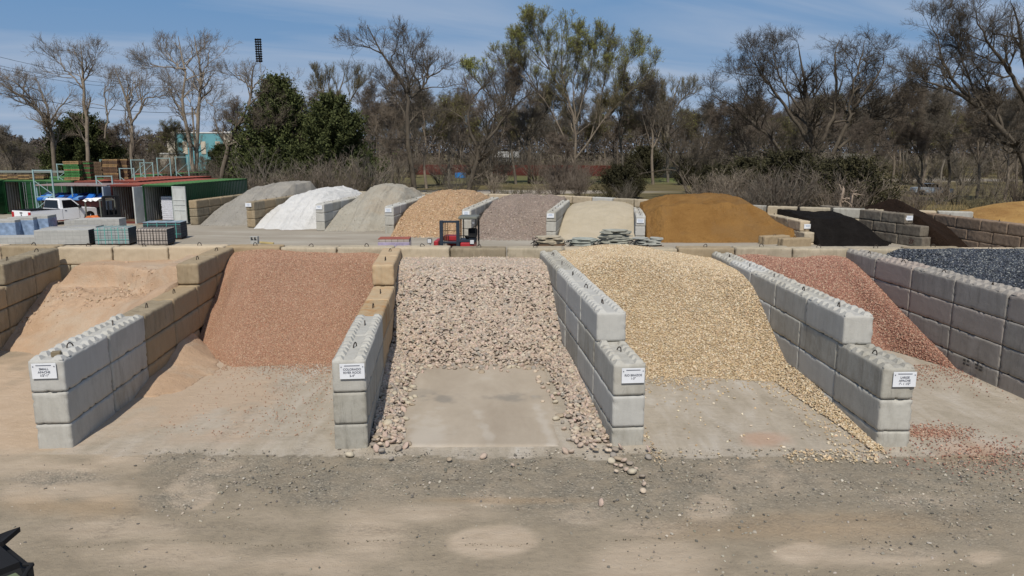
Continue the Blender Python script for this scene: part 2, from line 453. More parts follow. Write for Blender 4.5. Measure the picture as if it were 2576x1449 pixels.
t = NT('ground', 0.96, 0.1)
g = t.pos(); a = t.sep(t.attr('A')); b = t.sep(t.attr('B')); c3 = t.sep(t.attr('C'))
dirt = t.ramp(t.noise(t.mapping(g, (1, 1.5, 1)), 0.75, 10, 0.74, 0.4), [(0.28, (0.235, 0.195, 0.142)), (0.5, (0.31, 0.258, 0.188)), (0.72, (0.375, 0.31, 0.232))])
dirt = t.mix(t.ramp(t.noise(g, 7, 8, 0.8), [(0.52, 0.0), (0.72, 0.5)]), dirt, (0.16, 0.145, 0.115))
dirt = t.mix(t.ramp(t.noise(g, 55, 3, 0.8), [(0.60, 0.0), (0.72, 0.45)]), dirt, (0.13, 0.115, 0.09))
dirt = t.mix(t.ramp(t.noise(g, 48, 3, 0.8), [(0.64, 0.0), (0.74, 0.5)]), dirt, (0.46, 0.41, 0.33))
dirt = t.mix(c3[1], dirt, t.ramp(t.noise(g, 2.1, 6, 0.7), [(0.3, (0.43, 0.32, 0.22)), (0.7, (0.51, 0.395, 0.285))]))
sandc = t.ramp(t.noise(t.mapping(g, (1, 3, 1)), 1.8, 6, 0.6), [(0.3, (0.40, 0.32, 0.235)), (0.7, (0.50, 0.41, 0.31))])
cdirt = t.mix(a[0], dirt, sandc)
sp = t.sep(t.voro(g, 34))[0]
grav = t.ramp(sp, [(0.0, (0.14, 0.128, 0.105)), (0.45, (0.195, 0.178, 0.142)), (0.8, (0.25, 0.225, 0.175)), (0.93, (0.33, 0.29, 0.23)), (1.0, (0.44, 0.39, 0.32))])
dk = t.math('MULTIPLY', a[1], t.ramp(t.noise(g, 2.4, 7, 0.72), [(0.36, 0.12), (0.60, 0.85)]))
cdirt = t.mix(dk, cdirt, grav)
cdirt = t.mix(t.math('MULTIPLY', a[2], 0.28), cdirt, (0.42, 0.27, 0.14))
slabc = t.ramp(t.noise(t.mapping(g, (2.4, 0.7, 1)), 0.9, 9, 0.66, 0.4), [(0.28, (0.31, 0.268, 0.205)), (0.5, (0.40, 0.35, 0.28)), (0.64, (0.45, 0.405, 0.34)), (0.76, (0.52, 0.50, 0.455))])
slabc = t.mix(t.ramp(t.noise(t.mapping(g, (1.2, 4.5, 1), (0, 0, 0.25)), 1.1, 7, 0.72, 0.8), [(0.55, 0.0), (0.78, 0.5)]), slabc, (0.24, 0.20, 0.15))
slabc = t.mix(t.ramp(t.noise(g, 20, 5, 0.75), [(0.58, 0.0), (0.8, 0.35)]), slabc, (0.22, 0.18, 0.13))
slabc = t.mix(t.math('MULTIPLY', c3[1], 0.85), slabc, (0.45, 0.345, 0.25))
slabc = t.mix(t.math('MULTIPLY', a[2], 0.45), slabc, (0.44, 0.24, 0.15))
c = t.mix(b[0], cdirt, slabc)
sx_ = t.n.new('ShaderNodeSeparateXYZ'); t.l.new(g, sx_.inputs[0])
tread = t.math('MULTIPLY', c3[2], t.ramp(t.noise(t.mapping(g, (14, 14, 1), (0, 0, .7)), 1.0, 3, .6), [(.42, .15), (.6, 1.0)]))
c = t.mix(t.math('MULTIPLY', tread, .75), c, (.185, .158, .122))
yardc = t.ramp(t.noise(t.mapping(g, (0.5, 1.6, 1)), 0.35, 8, 0.65, 0.4), [(0.3, (0.27, 0.235, 0.185)), (0.55, (0.34, 0.305, 0.25)), (0.75, (0.43, 0.40, 0.34))])
c = t.mix(c3[0], c, yardc)
gr = t.ramp(t.noise(t.mapping(g, (0.35, 1, 1)), 0.35, 8, 0.7), [(0.3, (0.065, 0.052, 0.030)), (0.5, (0.125, 0.103, 0.050)), (0.7, (0.20, 0.165, 0.085))])
gr = t.mix(t.math('MULTIPLY', b[2], 0.8), gr, (0.10, 0.15, 0.04))
gr = t.mix(c3[2], gr, (0.36, 0.32, 0.27))
c = t.mix(b[1], c, gr)
t.color(c)
hh = t.math('ADD', t.math('MULTIPLY', t.noise(g, 9, 7, 0.75), 0.8), t.math('MULTIPLY', t.voro(g, 34, 'Distance'), t.math('MULTIPLY', a[1], -0.5)))
hh = t.math('ADD', hh, t.math('MULTIPLY', t.noise(t.mapping(g, (1, 2, 1)), 2.2, 5, 0.6), 1.2))
hh = t.math('ADD', hh, t.math('MULTIPLY', t.noise(g, 40, 5, 0.8), 0.5))
hh = t.math('SUBTRACT', hh, t.math('MULTIPLY', tread, .6))
t.bump(hh, 0.8, 0.03)
gm = np_mesh('ground', np.stack([X, Y, Z], -1).reshape(-1, 3), gf, t.m, True, {'A': A, 'B': B, 'C': C_})
tag(link('ground', gm), kind='structure')

# ------------------------------------------------------------------ concrete blocks
BL, BW, BH = 1.83, 0.61, 0.605
def block_new(name, mat, studs, seed, nstud=7, rows=2):
    me = block_old(name, mat, seed + 20, False, BL, 0.003, 0.015, 0.030)
    bm = bmesh.new(); bm.from_mesh(me)
    rd = random.Random(seed)
    if studs:
        for i in range(nstud):
            for r in range(rows):
                x = (-0.185, 0.185)[r]
                y = (i + 0.5) * BL / nstud + rd.uniform(-.014, .014); s = 0.098 * rd.uniform(.92, 1.04); h = 0.058 + rd.uniform(-.022, .012); k = rd.uniform(.38, .55); e = .012
                vs = [bm.verts.new(k_) for k_ in ((x - s, y - s, BH - .016), (x + s, y - s, BH - .016), (x + s, y + s, BH - .016), (x - s, y + s, BH - .016),
                                                (x - s * k, y - s * k, BH + h + rd.uniform(-e, 0)), (x + s * k, y - s * k, BH + h + rd.uniform(-e, 0)), (x + s * k, y + s * k, BH + h + rd.uniform(-e, 0)), (x - s * k, y + s * k, BH + h + rd.uniform(-e, 0)))]
                for f in ((4, 5, 6, 7), (0, 1, 5, 4), (1, 2, 6, 5), (2, 3, 7, 6), (3, 0, 4, 7)): bm.faces.new([vs[q] for q in f])
    bm.to_mesh(me); bm.free()
    return me

def block_old(name, mat, seed, groove=True, length=BL, rough=0.014, r=0.045, chip=0.02):
    nx_, ny_, nz_ = 12, int(length / 0.055), 11
    bm = bmesh.new()
    bmesh.ops.create_cube(bm, size=1)
    for v in bm.verts: v.co = Vector((v.co.x * (BW - .014), (v.co.y + .5) * (length - .016), (v.co.z + .5) * (BH - .012)))
    for axis_, n_, lo, ln in ((0, nx_, -(BW - .014) / 2, BW - .014), (1, ny_, 0, length - .016), (2, nz_, 0, BH - .012)):
        for i in range(1, n_):
            p = [0, 0, 0]; p[axis_] = lo + ln * i / n_; nrm = [0, 0, 0]; nrm[axis_] = 1
            bmesh.ops.bisect_plane(bm, geom=bm.verts[:] + bm.edges[:] + bm.faces[:], plane_co=p, plane_no=nrm)
    bm.normal_update()
    co = np.array([v.co[:] for v in bm.verts]); no = np.array([v.normal[:] for v in bm.verts])
    hx, L_, H_ = (BW - .014) / 2, length - .016, BH - .012
    # round the corners
    cx = np.clip(co[:, 0], -hx + r, hx - r); cy = np.clip(co[:, 1], r, L_ - r); cz = np.clip(co[:, 2], r, H_ - r)
    core = np.stack([cx, cy, cz], 1); d = co - core; ln = np.linalg.norm(d, axis=1, keepdims=True)
    co = np.where(ln > r, core + d / np.maximum(ln, 1e-6) * r, co)
    n1 = fbm(co[:, 0] * 3 + co[:, 2] * 5 + seed * 9, co[:, 1] * 3 - co[:, 2] * 2, seed, 4, 1.6)
    n2 = fbm(co[:, 1] * 9 + co[:, 0] * 4, co[:, 2] * 9 + co[:, 0] * 6, seed + 5, 3, 1.5)
    edge = np.sort(np.stack([hx - abs(co[:, 0]), np.minimum(co[:, 1], L_ - co[:, 1]), np.minimum(co[:, 2], H_ - co[:, 2])], 1), 1)[:, 1]
    co = co + no * (n1 * rough + n2 * rough * 0.5)[:, None] - no * (sstep(0.05, 0.5, n2) * chip * (edge < .05))[:, None]
    if groove:
        gr_ = np.exp(-(co[:, 0] / 0.05) ** 2) * 0.045
        co[:, 1] += gr_ * (co[:, 1] < 0.05) - gr_ * (co[:, 1] > L_ - 0.05)
        co[:, 2] -= np.exp(-((co[:, 0] + 0.02) / 0.08) ** 2) * 0.02 * (co[:, 2] > H_ - 0.06)
    for v, c in zip(bm.verts, co): v.co = c
    for f in bm.faces: f.smooth = True
    me = bpy.data.meshes.new(name); bm.to_mesh(me); bm.free(); me.materials.append(mat)
    return me

def ring_mesh():
    mb = MB(); pts = [(0.0, math.cos(a) * 0.065 + 0.0, math.sin(a) * 0.10) for a in np.linspace(-0.15, math.pi + 0.15, 9)]
    return mb.path(pts, 0.012, 6).mesh('lifting_ring', M['ring'])
RING = ring_mesh()
MESH = {}
for k in ('new', 'newbrown'):
    MESH[k] = [block_new('block_flat', M[k], False, s) for s in (1, 2, 3)]
    MESH[k + '_top'] = [block_new('block_studded', M[k], True, s) for s in (4, 5, 6)]
MESH['new3_top'] = MESH['new_top']
for k in ('olive', 'ochre', 'pale', 'mulchwall', 'brownwall'):
    MESH[k] = [block_old('block_rough', M[k], s) for s in (1, 2, 3)]
    MESH[k + '_top'] = MESH[k]
MESH['far'] = MESH['new']; MESH['far_top'] = MESH['new_top']
TONE = {'new': 'smooth grey', 'newbrown': 'smooth taupe', 'olive': 'weathered olive', 'ochre': 'ochre stained', 'pale': 'pale tan', 'mulchwall': 'dark stained', 'brownwall': 'brown', 'far': 'smooth grey'}
ORD = ['first', 'second', 'third', 'fourth', 'fifth', 'sixth', 'seventh', 'eighth', 'ninth', 'tenth', 'eleventh', 'twelfth', 'thirteenth', 'fourteenth', 'fifteenth', 'sixteenth', 'seventeenth', 'eighteenth', 'nineteenth', 'twentieth']
COURSE = ['bottom', 'second', 'third', 'top']
nblk = 0
def block(x, y, z, ang, kind, label, group, top=False, ring=True, jit=0.006):
    """ang: direction of the block's length, from +y, anticlockwise"""
    global nblk
    me = MESH[kind + ('_top' if top else '')][nblk % 3]; nblk += 1
    o = link('concrete_block', me, None, (x + random.uniform(-jit, jit), y, z), ang + random.uniform(-jit, jit) * 0.8)
    tag(o, label, 'concrete block', group)
    if top and ring:
        r = link('lifting_ring', RING, o, (0, BL / 2, BH - 0.02), random.uniform(-.5, .5))
        r.rotation_euler[0] = random.uniform(-.5, .5)
    return o

def wall(x0, y0, slope, z0, rows, name, group, side='front', skip=()):
    """rows: list from the bottom of (start offset in blocks, [kinds])"""
    ang = math.atan2(-slope, 1.0) * -1
    d = Vector((slope, 1)).normalized()
    ang = -math.atan2(d.x, d.y)
    occ = {}
    nr = len(rows)
    for c, (s0, kinds) in enumerate(rows):
        for i, k in enumerate(kinds):
            occ[(c, round(s0 + i, 2))] = k
    for c, (s0, kinds) in enumerate(rows):
        for i, k in enumerate(kinds):
            if k is None or (c, i) in skip: continue
            s = s0 + i
            above = [q for (cc, q), kk in occ.items() if cc == c + 1 and abs(q - s) < 0.6 and kk]
            cn = {1: ['single'], 2: ['lower', 'upper'], 3: ['bottom', 'middle', 'top'], 4: ['bottom', 'second', 'third', 'top']}[nr][c]
            dist = (s * (BL + 0.012))
            px, py = x0 + d.x * dist, y0 + d.y * dist
            block(px, py, z0 + c * BH, ang, k, '%s block, %s from %s, %s course, %s' % (TONE[k], ORD[i], side, cn, name), group, top=not above)

G1 = 'concrete blocks of the bay walls in front'
N, O, OC, NB, PL = 'new', 'olive', 'ochre', 'newbrown', 'pale'
# front walls: axis x = a + slope*y, given at the middle of the wall
wall(-10.468 - .30 + -0.1786 * 16.4, 16.4, -0.1786, -0.14, [(0, [O] * 4), (0, [O] * 4), (0, [O] * 4), (2, [O, O])], 'leftmost sand bay wall', G1)
wall(-6.879 - .30 - 0.0922 * 12.69, 12.69, -0.0922, -0.14, [(0, [N, N, O, O]), (0, [N, N, O, O, O]), (0, [N, N, O, O, O, O]), (4.1, [O, O])], 'wall signed SMALL APACHE', G1)
wall(-1.532 - .30 - 0.0865 * 12.69, 12.69, -0.0865, -0.14, [(0, [N, N, OC]), (0, [N, N, OC, OC, OC]), (0, [N, N, OC, OC, OC, OC]), (4.0, [OC, OC])], 'wall signed COLORADO RIVER ROCK', G1)
wall(2.98 + .30 - 0.0888 * 12.82, 12.82, -0.0888, -0.25, [(0, [N] * 3), (0, [N] * 4), (0, [N] * 6), (0.86, [N] * 5)], 'wall signed RIO BRAZOS', G1)
wall(7.04 + .27 - 0.0250 * 12.75, 12.75, -0.0250, -0.30, [(0, [N] * 4), (0, [N] * 5), (0, [N] * 6), (0.86, [N] * 5)], 'wall signed LARGE APACHE', G1)
wall(12.044 + .31 - 0.054 * 12.6, 12.6, -0.0540, -0.22, [(0, [NB] * 4), (0, [NB] * 5), (0, [NB] * 6), (0, [NB] * 6)], 'rightmost taupe wall', G1)
# the wall across the back of the front bays
bx0, by0, bx1, by1 = -20.5, 24.35, 24.0, 23.62
bs = Vector((bx1 - bx0, by1 - by0)).normalized(); ba = math.atan2(bs.y, bs.x)
nb = int((bx1 - bx0) / (BL + .02))
for i in range(nb):
    s = i * (BL + 0.02)
    kind = ['pale', 'olive', 'pale', 'pale'][(i * 7 + 3) % 4]
    block(bx0 + bs.x * s, by0 + bs.y * s, -0.14 + 3 * BH + random.uniform(-.03, .02), ba - math.pi / 2, kind,
          '%s rough block, %s from the %s, top course, cross wall behind the front bays' % (TONE[kind], ORD[i] if i < 12 else ORD[nb - 1 - i], 'left' if i < 12 else 'right'),
          'concrete blocks of the cross wall behind the front bays', top=True)

for c in (1, 2):
    for i in range(2, 6):
        s = i * (BL + 0.02) + (.4 if c == 2 else 0)
        block(bx0 + bs.x * s, by0 + bs.y * s, -0.14 + c * BH, ba - math.pi / 2, 'pale', 'pale tan rough block, %s from left, %s course, cross wall behind the sand bay' % (ORD[i], ('second', 'third')[c - 1]),
              'concrete blocks of the cross wall behind the front bays', top=False)
# far bay walls
G2 = 'concrete blocks of the far bay walls'
def fwall(xc, y, slope, z0, n, kind, name, nr=3, off=None):
    wall(xc, y, slope, z0, [(0, [kind] * min(n, (2, 3, 9)[c])) for c in range(nr)], name, G2)
wall(-23.45, 54.2, 0.10, 0.0, [(0, [O] * 2), (0, [O] * 3), (0, [O] * 7)], 'wall beside the green container', G2)
fwall(-18.5, 52.1, 0.10, 0.03, 5, O, 'brown wall left of the white gravel')
fwall(-13.06, 50.1, 0.09, 0.0, 6, 'far', 'wall between white gravel and grey screenings')
fwall(-8.05, 48.3, 0.09, -0.05, 7, 'far', 'wall between grey screenings and tan gravel')
fwall(-2.88, 46.6, 0.12, -0.11, 7, 'far', 'wall between tan and mauve gravel')
fwall(2.39, 45.0, 0.155, -0.12, 6, 'far', 'wall left of the beige sand')
fwall(7.87, 45.0, 0.14, -0.38, 4, 'far', 'wall right of the beige sand')
MW, BR = 'mulchwall', 'brownwall'
wall(17.3, 42.6, -0.05, -0.50, [(0, ['pale'] * 3), (0, ['pale'] * 3), (0.35, ['pale'] * 3)], 'wall between brown soil and black mulch', G2)
wall(23.35, 41.2, -0.29, -0.62, [(0.1, [MW] * 3), (0, [MW] * 5), (0.1, [MW] * 5), (0.75, [MW] * 4)], 'wall between the two mulch piles', G2)
wall(26.5, 34.5, -0.135, -0.12, [(0, [BR] * 6), (0.5, [BR] * 6), (0, [BR] * 6)], 'brown wall at far right', G2)
# far back wall, following the bays
pts = [(-23.5, 70.0), (-11.0, 65.6), (3.6, 60.9), (9.4, 55.7), (16.9, 48.7), (22.2, 46.0), (27.5, 43.8)]
bi = 0
for (xa, ya), (xb, yb) in zip(pts[:-1], pts[1:]):
    dv = Vector((xb - xa, yb - ya)); L_ = dv.length; dv.normalize(); aa = math.atan2(dv.y, dv.x) - math.pi / 2
    n = int(L_ / (BL + .02))
    for c in (1, 2):
        for i in range(n):
            if c == 1 and xa < 15: continue
            s = i * (L_ / n)
            kind = ['pale', 'far', 'pale'][(i + c + bi) % 3] if xa > 0 else 'pale'
            block(xa + dv.x * s, ya + dv.y * s, (0.0 if c == 1 else 0.0) + c * BH, aa, kind, 'pale %s block in the long wall behind the far bays' % ('top course' if c == 2 else 'lower course'),
                  ('top' if c == 2 else 'lower') + ' blocks of the long wall behind the far bays', top=False)
    bi += n

# ------------------------------------------------------------------ signs
def text_mesh(lines, size, mat, spacing=1.25):
    cu = bpy.data.curves.new('t', 'FONT'); cu.body = '\n'.join(lines); cu.size = size; cu.align_x = 'CENTER'; cu.align_y = 'CENTER'
    cu.extrude = 0.0015; cu.space_line = spacing * 0.85; cu.offset = size * 0.022
    ob = bpy.data.objects.new('t', cu); COL.objects.link(ob)
    bpy.context.view_layer.update()
    me = bpy.data.meshes.new_from_object(ob.evaluated_get(bpy.context.evaluated_depsgraph_get()))
    bpy.data.objects.remove(ob); me.materials.clear(); me.materials.append(mat)
    return me
def sign(x, y, z, rz, lines, label, w=0.42, h=0.28, far=False):
    """board standing in the plane facing -y, then turned by rz"""
    mb = MB(); mb.box((0, 0, 0), (w, 0.012, h))
    o = link('material_sign', mb.mesh('material_sign', M['sign'], 0.002), None, (x, y, z), rz)
    tag(o, label, 'sign', 'white name signs on the bay walls')
    if not far:
        me = text_mesh(lines, 0.056, M['ink'])
        l = link('lettering', me, o, (0, -0.0085, -0.022)); l.rotation_euler = (R(90), 0, 0)
        MB().box((0, -0.008, h / 2 - 0.035), (w * 0.62, 0.004, 0.014)).build('header_bar', M['ink'], o)
        for s in (-1, 1):
            MB().tube((s * (w / 2 - 0.03), -0.006, h / 2 - 0.055), (s * (w / 2 - 0.03), -0.014, h / 2 - 0.055), 0.010, n=8).build('screw', M['ink'], o)
    else:
        mb = MB()
        for i, wd in enumerate(lines): mb.box((0, -0.008, 0.06 - i * 0.065), (w * wd, 0.004, 0.026))
        mb.build('lettering', M['ink2'], o)
    return o
sign(-6.879 - .30 - 0.0922 * 12.69 - 0.02, 12.66, 1.475, R(5.2), ['SMALL', 'APACHE', '1/2"-1"'], 'small white sign reading SMALL APACHE 1/2"-1" on leftmost grey block wall end')
sign(-1.532 - .28 - 0.0865 * 12.69 + 0.05, 12.66, 1.47, R(5), ['COLORADO', 'RIVER ROCK', '2-4"'], 'small white sign reading COLORADO RIVER ROCK 2-4"', w=.44)
sign(3.0 + .33 - 0.0888 * 12.82, 12.79, 1.35, R(5), ['RIO BRAZOS', '1-3"'], 'small white sign reading RIO BRAZOS 1-3"', w=.42)
sign(7.07 + .32 - 0.0250 * 12.75, 12.72, 1.30, R(1.4), ['LARGE', 'APACHE', '1"- 1 1/2"'], 'small white sign reading LARGE APACHE 1"- 1 1/2"', w=.42)
for x, y, z, rz, l, wh in [(-18.6, 52.06, 1.63, -5, [.3, .5, .3], 'brown wall end left of the white gravel'), (-13.1, 50.06, 1.6, -5, [.5, .4], 'grey wall end right of the white gravel'), (-8.1, 48.26, 1.55, -5, [.7, .5, .6], 'grey wall end left of the tan gravel'),
                          (-2.9, 46.56, 1.5, -6, [.5, .6, .5], 'grey wall end behind the red forklift'), (2.35, 44.96, 1.48, -8, [.5, .6], 'wall end between mauve gravel and beige sand'), (7.85, 44.96, 1.16, -8, [.8, .7, .6], 'wall end between beige sand and brown soil'),
                          (17.4, 43.2, 1.0, 3, [.6, .5], 'block wall end right of the brown soil'), (22.95, 42.5, 1.2 + .35, 8, [.6, .6], 'dark block wall end left of the dark brown mulch')]:
    sign(x, y, z, R(rz), l, 'small white sign on the ' + wh, far=True, w=.44, h=.27)
# painted number on the dark wall, worn stencil smears on the taupe wall
t27 = link('painted_number', text_mesh(['27'], 0.34, plain('dark_red_paint', (.07, .03, .025), .8)), None, (23.35 - .29 * .95 - .31, 41.2 + .62 - .09, .26), 0)
t27.rotation_euler = (R(90), 0, R(-90) + math.atan(.29)); tag(t27, 'dark painted number 27 on the dark stained mulch wall near its front end', 'painted number')
mb = MB(); rd_ = random.Random(3)
for (a_, b_) in ((0, 0), (.0, .09), (.13, .0), (.13, .1), (.45, .02), (.45, .10), (.58, .01), (.60, .09)): mb.box((-.003, -a_, b_), (.004, .09 + rd_.uniform(-.02, .03), .05 + rd_.uniform(-.01, .02)))
o = mb.build('paint_smear', plain('faded_black_paint', (.07, .065, .06), .85), None, .002)
o.location = (12.044 - .054 * 17.4 - .012, 17.4, .22); o.rotation_euler = (0, 0, math.atan(.054)); tag(o, 'faded black stencil smears on a bottom block of the rightmost taupe wall', 'paint marks')
# the scrap block of wood
MB().box((0, 0, .045), (0.15, 0.12, 0.09)).build('wood_offcut', plain('grey_wood', (.20, .16, .10)), None, 0.008)
o = bpy.data.objects['wood_offcut']; o.location = (-8.30, 12.95, 1.672); o.rotation_euler = (0, 0, .3)
tag(o, 'small brown wooden offcut lying on the front end of the SMALL APACHE wall', 'wood block')

# ------------------------------------------------------------------ piles
def wl_(a, b):
    return lambda y: a + b * y
WR = {'w0': wl_(-10.468, -0.1786), 'w1': wl_(-6.879, -0.0922), 'w2': wl_(-1.532, -0.0865), 'w3': wl_(2.98 + .58, -0.0888), 'w4': wl_(7.04 + .56, -0.025), 'w5': wl_(12.044 + .61, -0.054)}
WL = {'w1': wl_(-6.879 - .6, -0.0922), 'w2': wl_(-1.532 - .6, -0.0865), 'w3': wl_(2.99, -0.0888), 'w4': wl_(7.05, -0.025), 'w5': wl_(12.044, -0.054)}

def smin(a, b, k):
    return -np.log(np.exp(-a / k) + np.exp(-b / k)) * k

def bay_pile(name, label, cat, xl, xr, y0, y1, hf, mat, ns=90, nt=110, group=None, over=0.0):
    s = np.linspace(0, 1, ns); y = np.linspace(y0, y1, nt)
    S, T = np.meshgrid(s, y)
    Xp = xl(T) - 0.02 + (xr(T) - xl(T) + 0.04) * S
    Zp = hf(Xp, T, S)
    Zp = np.where(Zp <= 0.0, -0.06, Zp)
    Xp = np.concatenate([Xp[:, :1], Xp, Xp[:, -1:]], 1); T = np.concatenate([T[:, :1], T, T[:, -1:]], 1); Zp = np.concatenate([Zp[:, :1] * 0 - .06, Zp, Zp[:, :1] * 0 - .06], 1)
    Xp = np.concatenate([Xp, Xp[-1:]], 0); T = np.concatenate([T, T[-1:] + .02], 0); Zp = np.concatenate([Zp, Zp[-1:] * 0 - .06], 0)
    ns += 2; nt += 1
    idx = np.arange(ns * nt).reshape(nt, ns)
    keep = np.maximum.reduce([Zp[:-1, :-1], Zp[:-1, 1:], Zp[1:, 1:], Zp[1:, :-1]]) > -0.05
    f = np.stack([idx[:-1, :-1], idx[:-1, 1:], idx[1:, 1:], idx[1:, :-1]], -1)[keep]
    me = np_mesh(name, np.stack([Xp, T, Zp], -1).reshape(-1, 3), f, mat, True)
    o = tag(link(name, me), label, cat, group)
    return o

def scatter(xl, xr, y0, y1, hf, n, seed, hmin=0.0, prob=None):
    g = np.random.default_rng(seed)
    T = g.uniform(y0, y1, n); S = g.uniform(0, 1, n); X_ = xl(T) + (xr(T) - xl(T)) * S
    Z_ = hf(X_, T, S)
    k = Z_ > hmin
    if prob is not None: k &= g.uniform(0, 1, n) < prob(X_, T, S, Z_)
    return X_[k], T[k], S[k], Z_[k]

GP = 'bulk material piles'
# --- tan-orange sand in the left bay
def h_sand(x, y, s):
    u, v = proj(x, y)
    toe = 19.5 - 1.3 * sstep(0, .55, s) - 3.2 * sstep(.55, 1, s) + .3 * fbm(x, y * .3, 20, 3, .8)
    q = y - toe
    base = smin(q * .46, 1.20 + .10 * fbm(x, y, 29, 3, .7), .12)
    back = 0.62 * sstep(22.1, 22.5, y + 0.5 * fbm(x, y, 22, 3, .6) + 1.2 * sstep(.35, 1, s))
    rt = .55 * sstep(.72, 1.0, s) * sstep(17.0, 20, y)
    h = base + back * sstep(.05, .22, s) + rt
    lump = sstep(20.2, 20.9, y + .4 * fbm(x, y, 23, 3, 1)) * (1 - sstep(21.8, 22.4, y)) * (1 - sstep(.6, .85, s))
    h = h + np.abs(fbm(x, y, 24, 5, 2.6)) * .20 * lump + .035 * fbm(x, y, 25, 5, 1.6) - .10 * np.exp(-((q - 1.0) / .35) ** 2) * sstep(.1, .5, fbm(x, y, 26, 3, .8) + .3)
    h = np.minimum(h, .15 + np.clip(y - 19.6, 0, 9) * .36 + 3.2 * sstep(.06, .32, s))
    h = np.minimum(h, 2.02 + .05 * fbm(x, y, 25, 3, 1))
    return np.where(y < toe, -1, h)
M['sand'] = sand_mat('orange_tan_sand', (0.40, 0.275, 0.18), (0.49, 0.35, 0.24), (0.46, 0.365, 0.27), 0.6, 0.035, 0.9)
bay_pile('sand_pile', 'tan orange sand heaped in the left bay, clumped and dug into', 'sand pile', WR['w0'], WL['w1'], 12.0, 24.0, h_sand, M['sand'], 220, 300, GP)
x_, y_, s_, z_ = scatter(WR['w0'], WL['w1'], 15.0, 23.5, h_sand, 4200, 27, .3, lambda x, y, s, z: sstep(20.0, 20.8, y) * (1 - sstep(21.8, 22.6, y)) * (s < .75) * (fbm(x, y, 28, 3, 1.2) > -.05) * .9 + .015)
sndc = [(0.44, 0.31, 0.205), (0.47, 0.335, 0.225), (0.41, 0.285, 0.185), (0.49, 0.355, 0.245)]
sp_o = bpy.data.objects['sand_pile']
tag(link('clods', stones('sand_clods', np.stack([x_, y_, z_], 1), np.abs(rng.normal(.02, .05, len(x_))) + .02, sndc, ICO1, None, False, .7, .2, .6, 29), sp_o), kind='stuff')
# sand that spilled through beside the red gravel
def h_spill(x, y, s):
    d = x - WR['w1'](y)
    A_ = .20 * sstep(15.2, 16.6, y) + .32 * sstep(17.2, 18.6, y) - .50 * sstep(19.3, 20.3, y); w_ = .85 + .45 * np.sin((y - 15.2) * .9) + .35 * fbm(y, y * 0, 33, 3, .9)
    h = A_ * np.clip(1 - d / w_, 0, 1) ** 1.15 + 0.035 * fbm(x, y, 31, 4, 1.5)
    return np.where((h < 0.02) | (d > w_), -1, h)
bay_pile('sand_heap', 'small spilled heap of tan sand against the right side of the SMALL APACHE wall', 'sand pile', WR['w1'], lambda y: WR['w1'](y) + 3, 14.6, 20.2, h_spill, M['sand'], 90, 120, GP)

# --- small red gravel
def h_red1(x, y, s):
    toe = 18.0 - 0.15 * np.sin(s * 5) + 0.35 * fbm(x, y * .3, 41, 3, .9) - 0.4 * sstep(.8, 1, s) + 1.5 * sstep(0.35, 0, s)
    q = (y - toe)
    h = smin(np.clip(q, 0, 9) * (.58 + .05 * np.sin(s * 6)), 2.12 + 0.05 * np.sin(s * 7) - 0.1 * sstep(.85, 1, s), .22) + 0.035 * fbm(x, y, 42, 4, 1.0) * sstep(0, .5, q)
    return np.where(q < 0, -1, h)
red1 = [(0.47, 0.245, 0.145), (0.41, 0.20, 0.115), (0.53, 0.325, 0.205), (0.34, 0.17, 0.10), (0.58, 0.41, 0.275), (0.44, 0.225, 0.135), (0.40, 0.245, 0.135)]
dull = lambda cs, a: [tuple(k * (1 - a) + (.3 * c[0] + .5 * c[1] + .2 * c[2]) * a for k in c) for c in cs]
red1 = dull(red1, .10)
M['red1'] = gravel_mat('small_red_gravel', red1[:5], 42, 0.8, (0.42, 0.27, 0.19), 0.5)
p = bay_pile('gravel_pile', 'fine reddish brown gravel pile between the SMALL APACHE and COLORADO RIVER ROCK walls', 'gravel pile', WR['w1'], WL['w2'], 16.8, 24.1, h_red1, M['red1'], 120, 160, GP)
x_, y_, s_, z_ = scatter(WR['w1'], WL['w2'], 16.8, 23.8, h_red1, 95000, 5)
k = np.argsort(z_ * 0 + rng.random(len(z_)))[:70000]
tag(link('gravel', stones('red_gravel', np.stack([x_, y_, z_ + .004], 1)[k], rng.uniform(.022, .038, len(k)), red1, OCTA, None, False, .6, .2, .7, 3), p), kind='stuff')
# thinning red gravel along the toe
T_ = rng.uniform(13.2, 18.7, 26000); Sx = np.clip(rng.normal(0.72, 0.12, 26000) - (18.5 - T_) * 0.0, 0.02, 0.98); dn = np.clip(np.exp(-(18.1 - T_ + .7 * fbm(Sx * 5, T_ * .6, 44, 3)) / .42), 0, 1) * .9 + .035
kk = rng.random(26000) < dn; T_, Sx = T_[kk], Sx[kk]; s2 = rng.random(len(T_)) < .55; Sx = np.where(s2, rng.uniform(.25, .98, len(T_)), Sx)
Xx = WR['w1'](T_) + (WL['w2'](T_) - WR['w1'](T_)) * Sx
tag(link('loose_gravel', stones('loose_red', np.stack([Xx, T_, T_ * 0 + .012], 1), rng.uniform(.02, .04, len(T_)), red1, OCTA, None, False, .6, .2, .5, 4)), 'loose red gravel strewn over the concrete before the small red gravel pile', 'gravel', None, 'stuff')

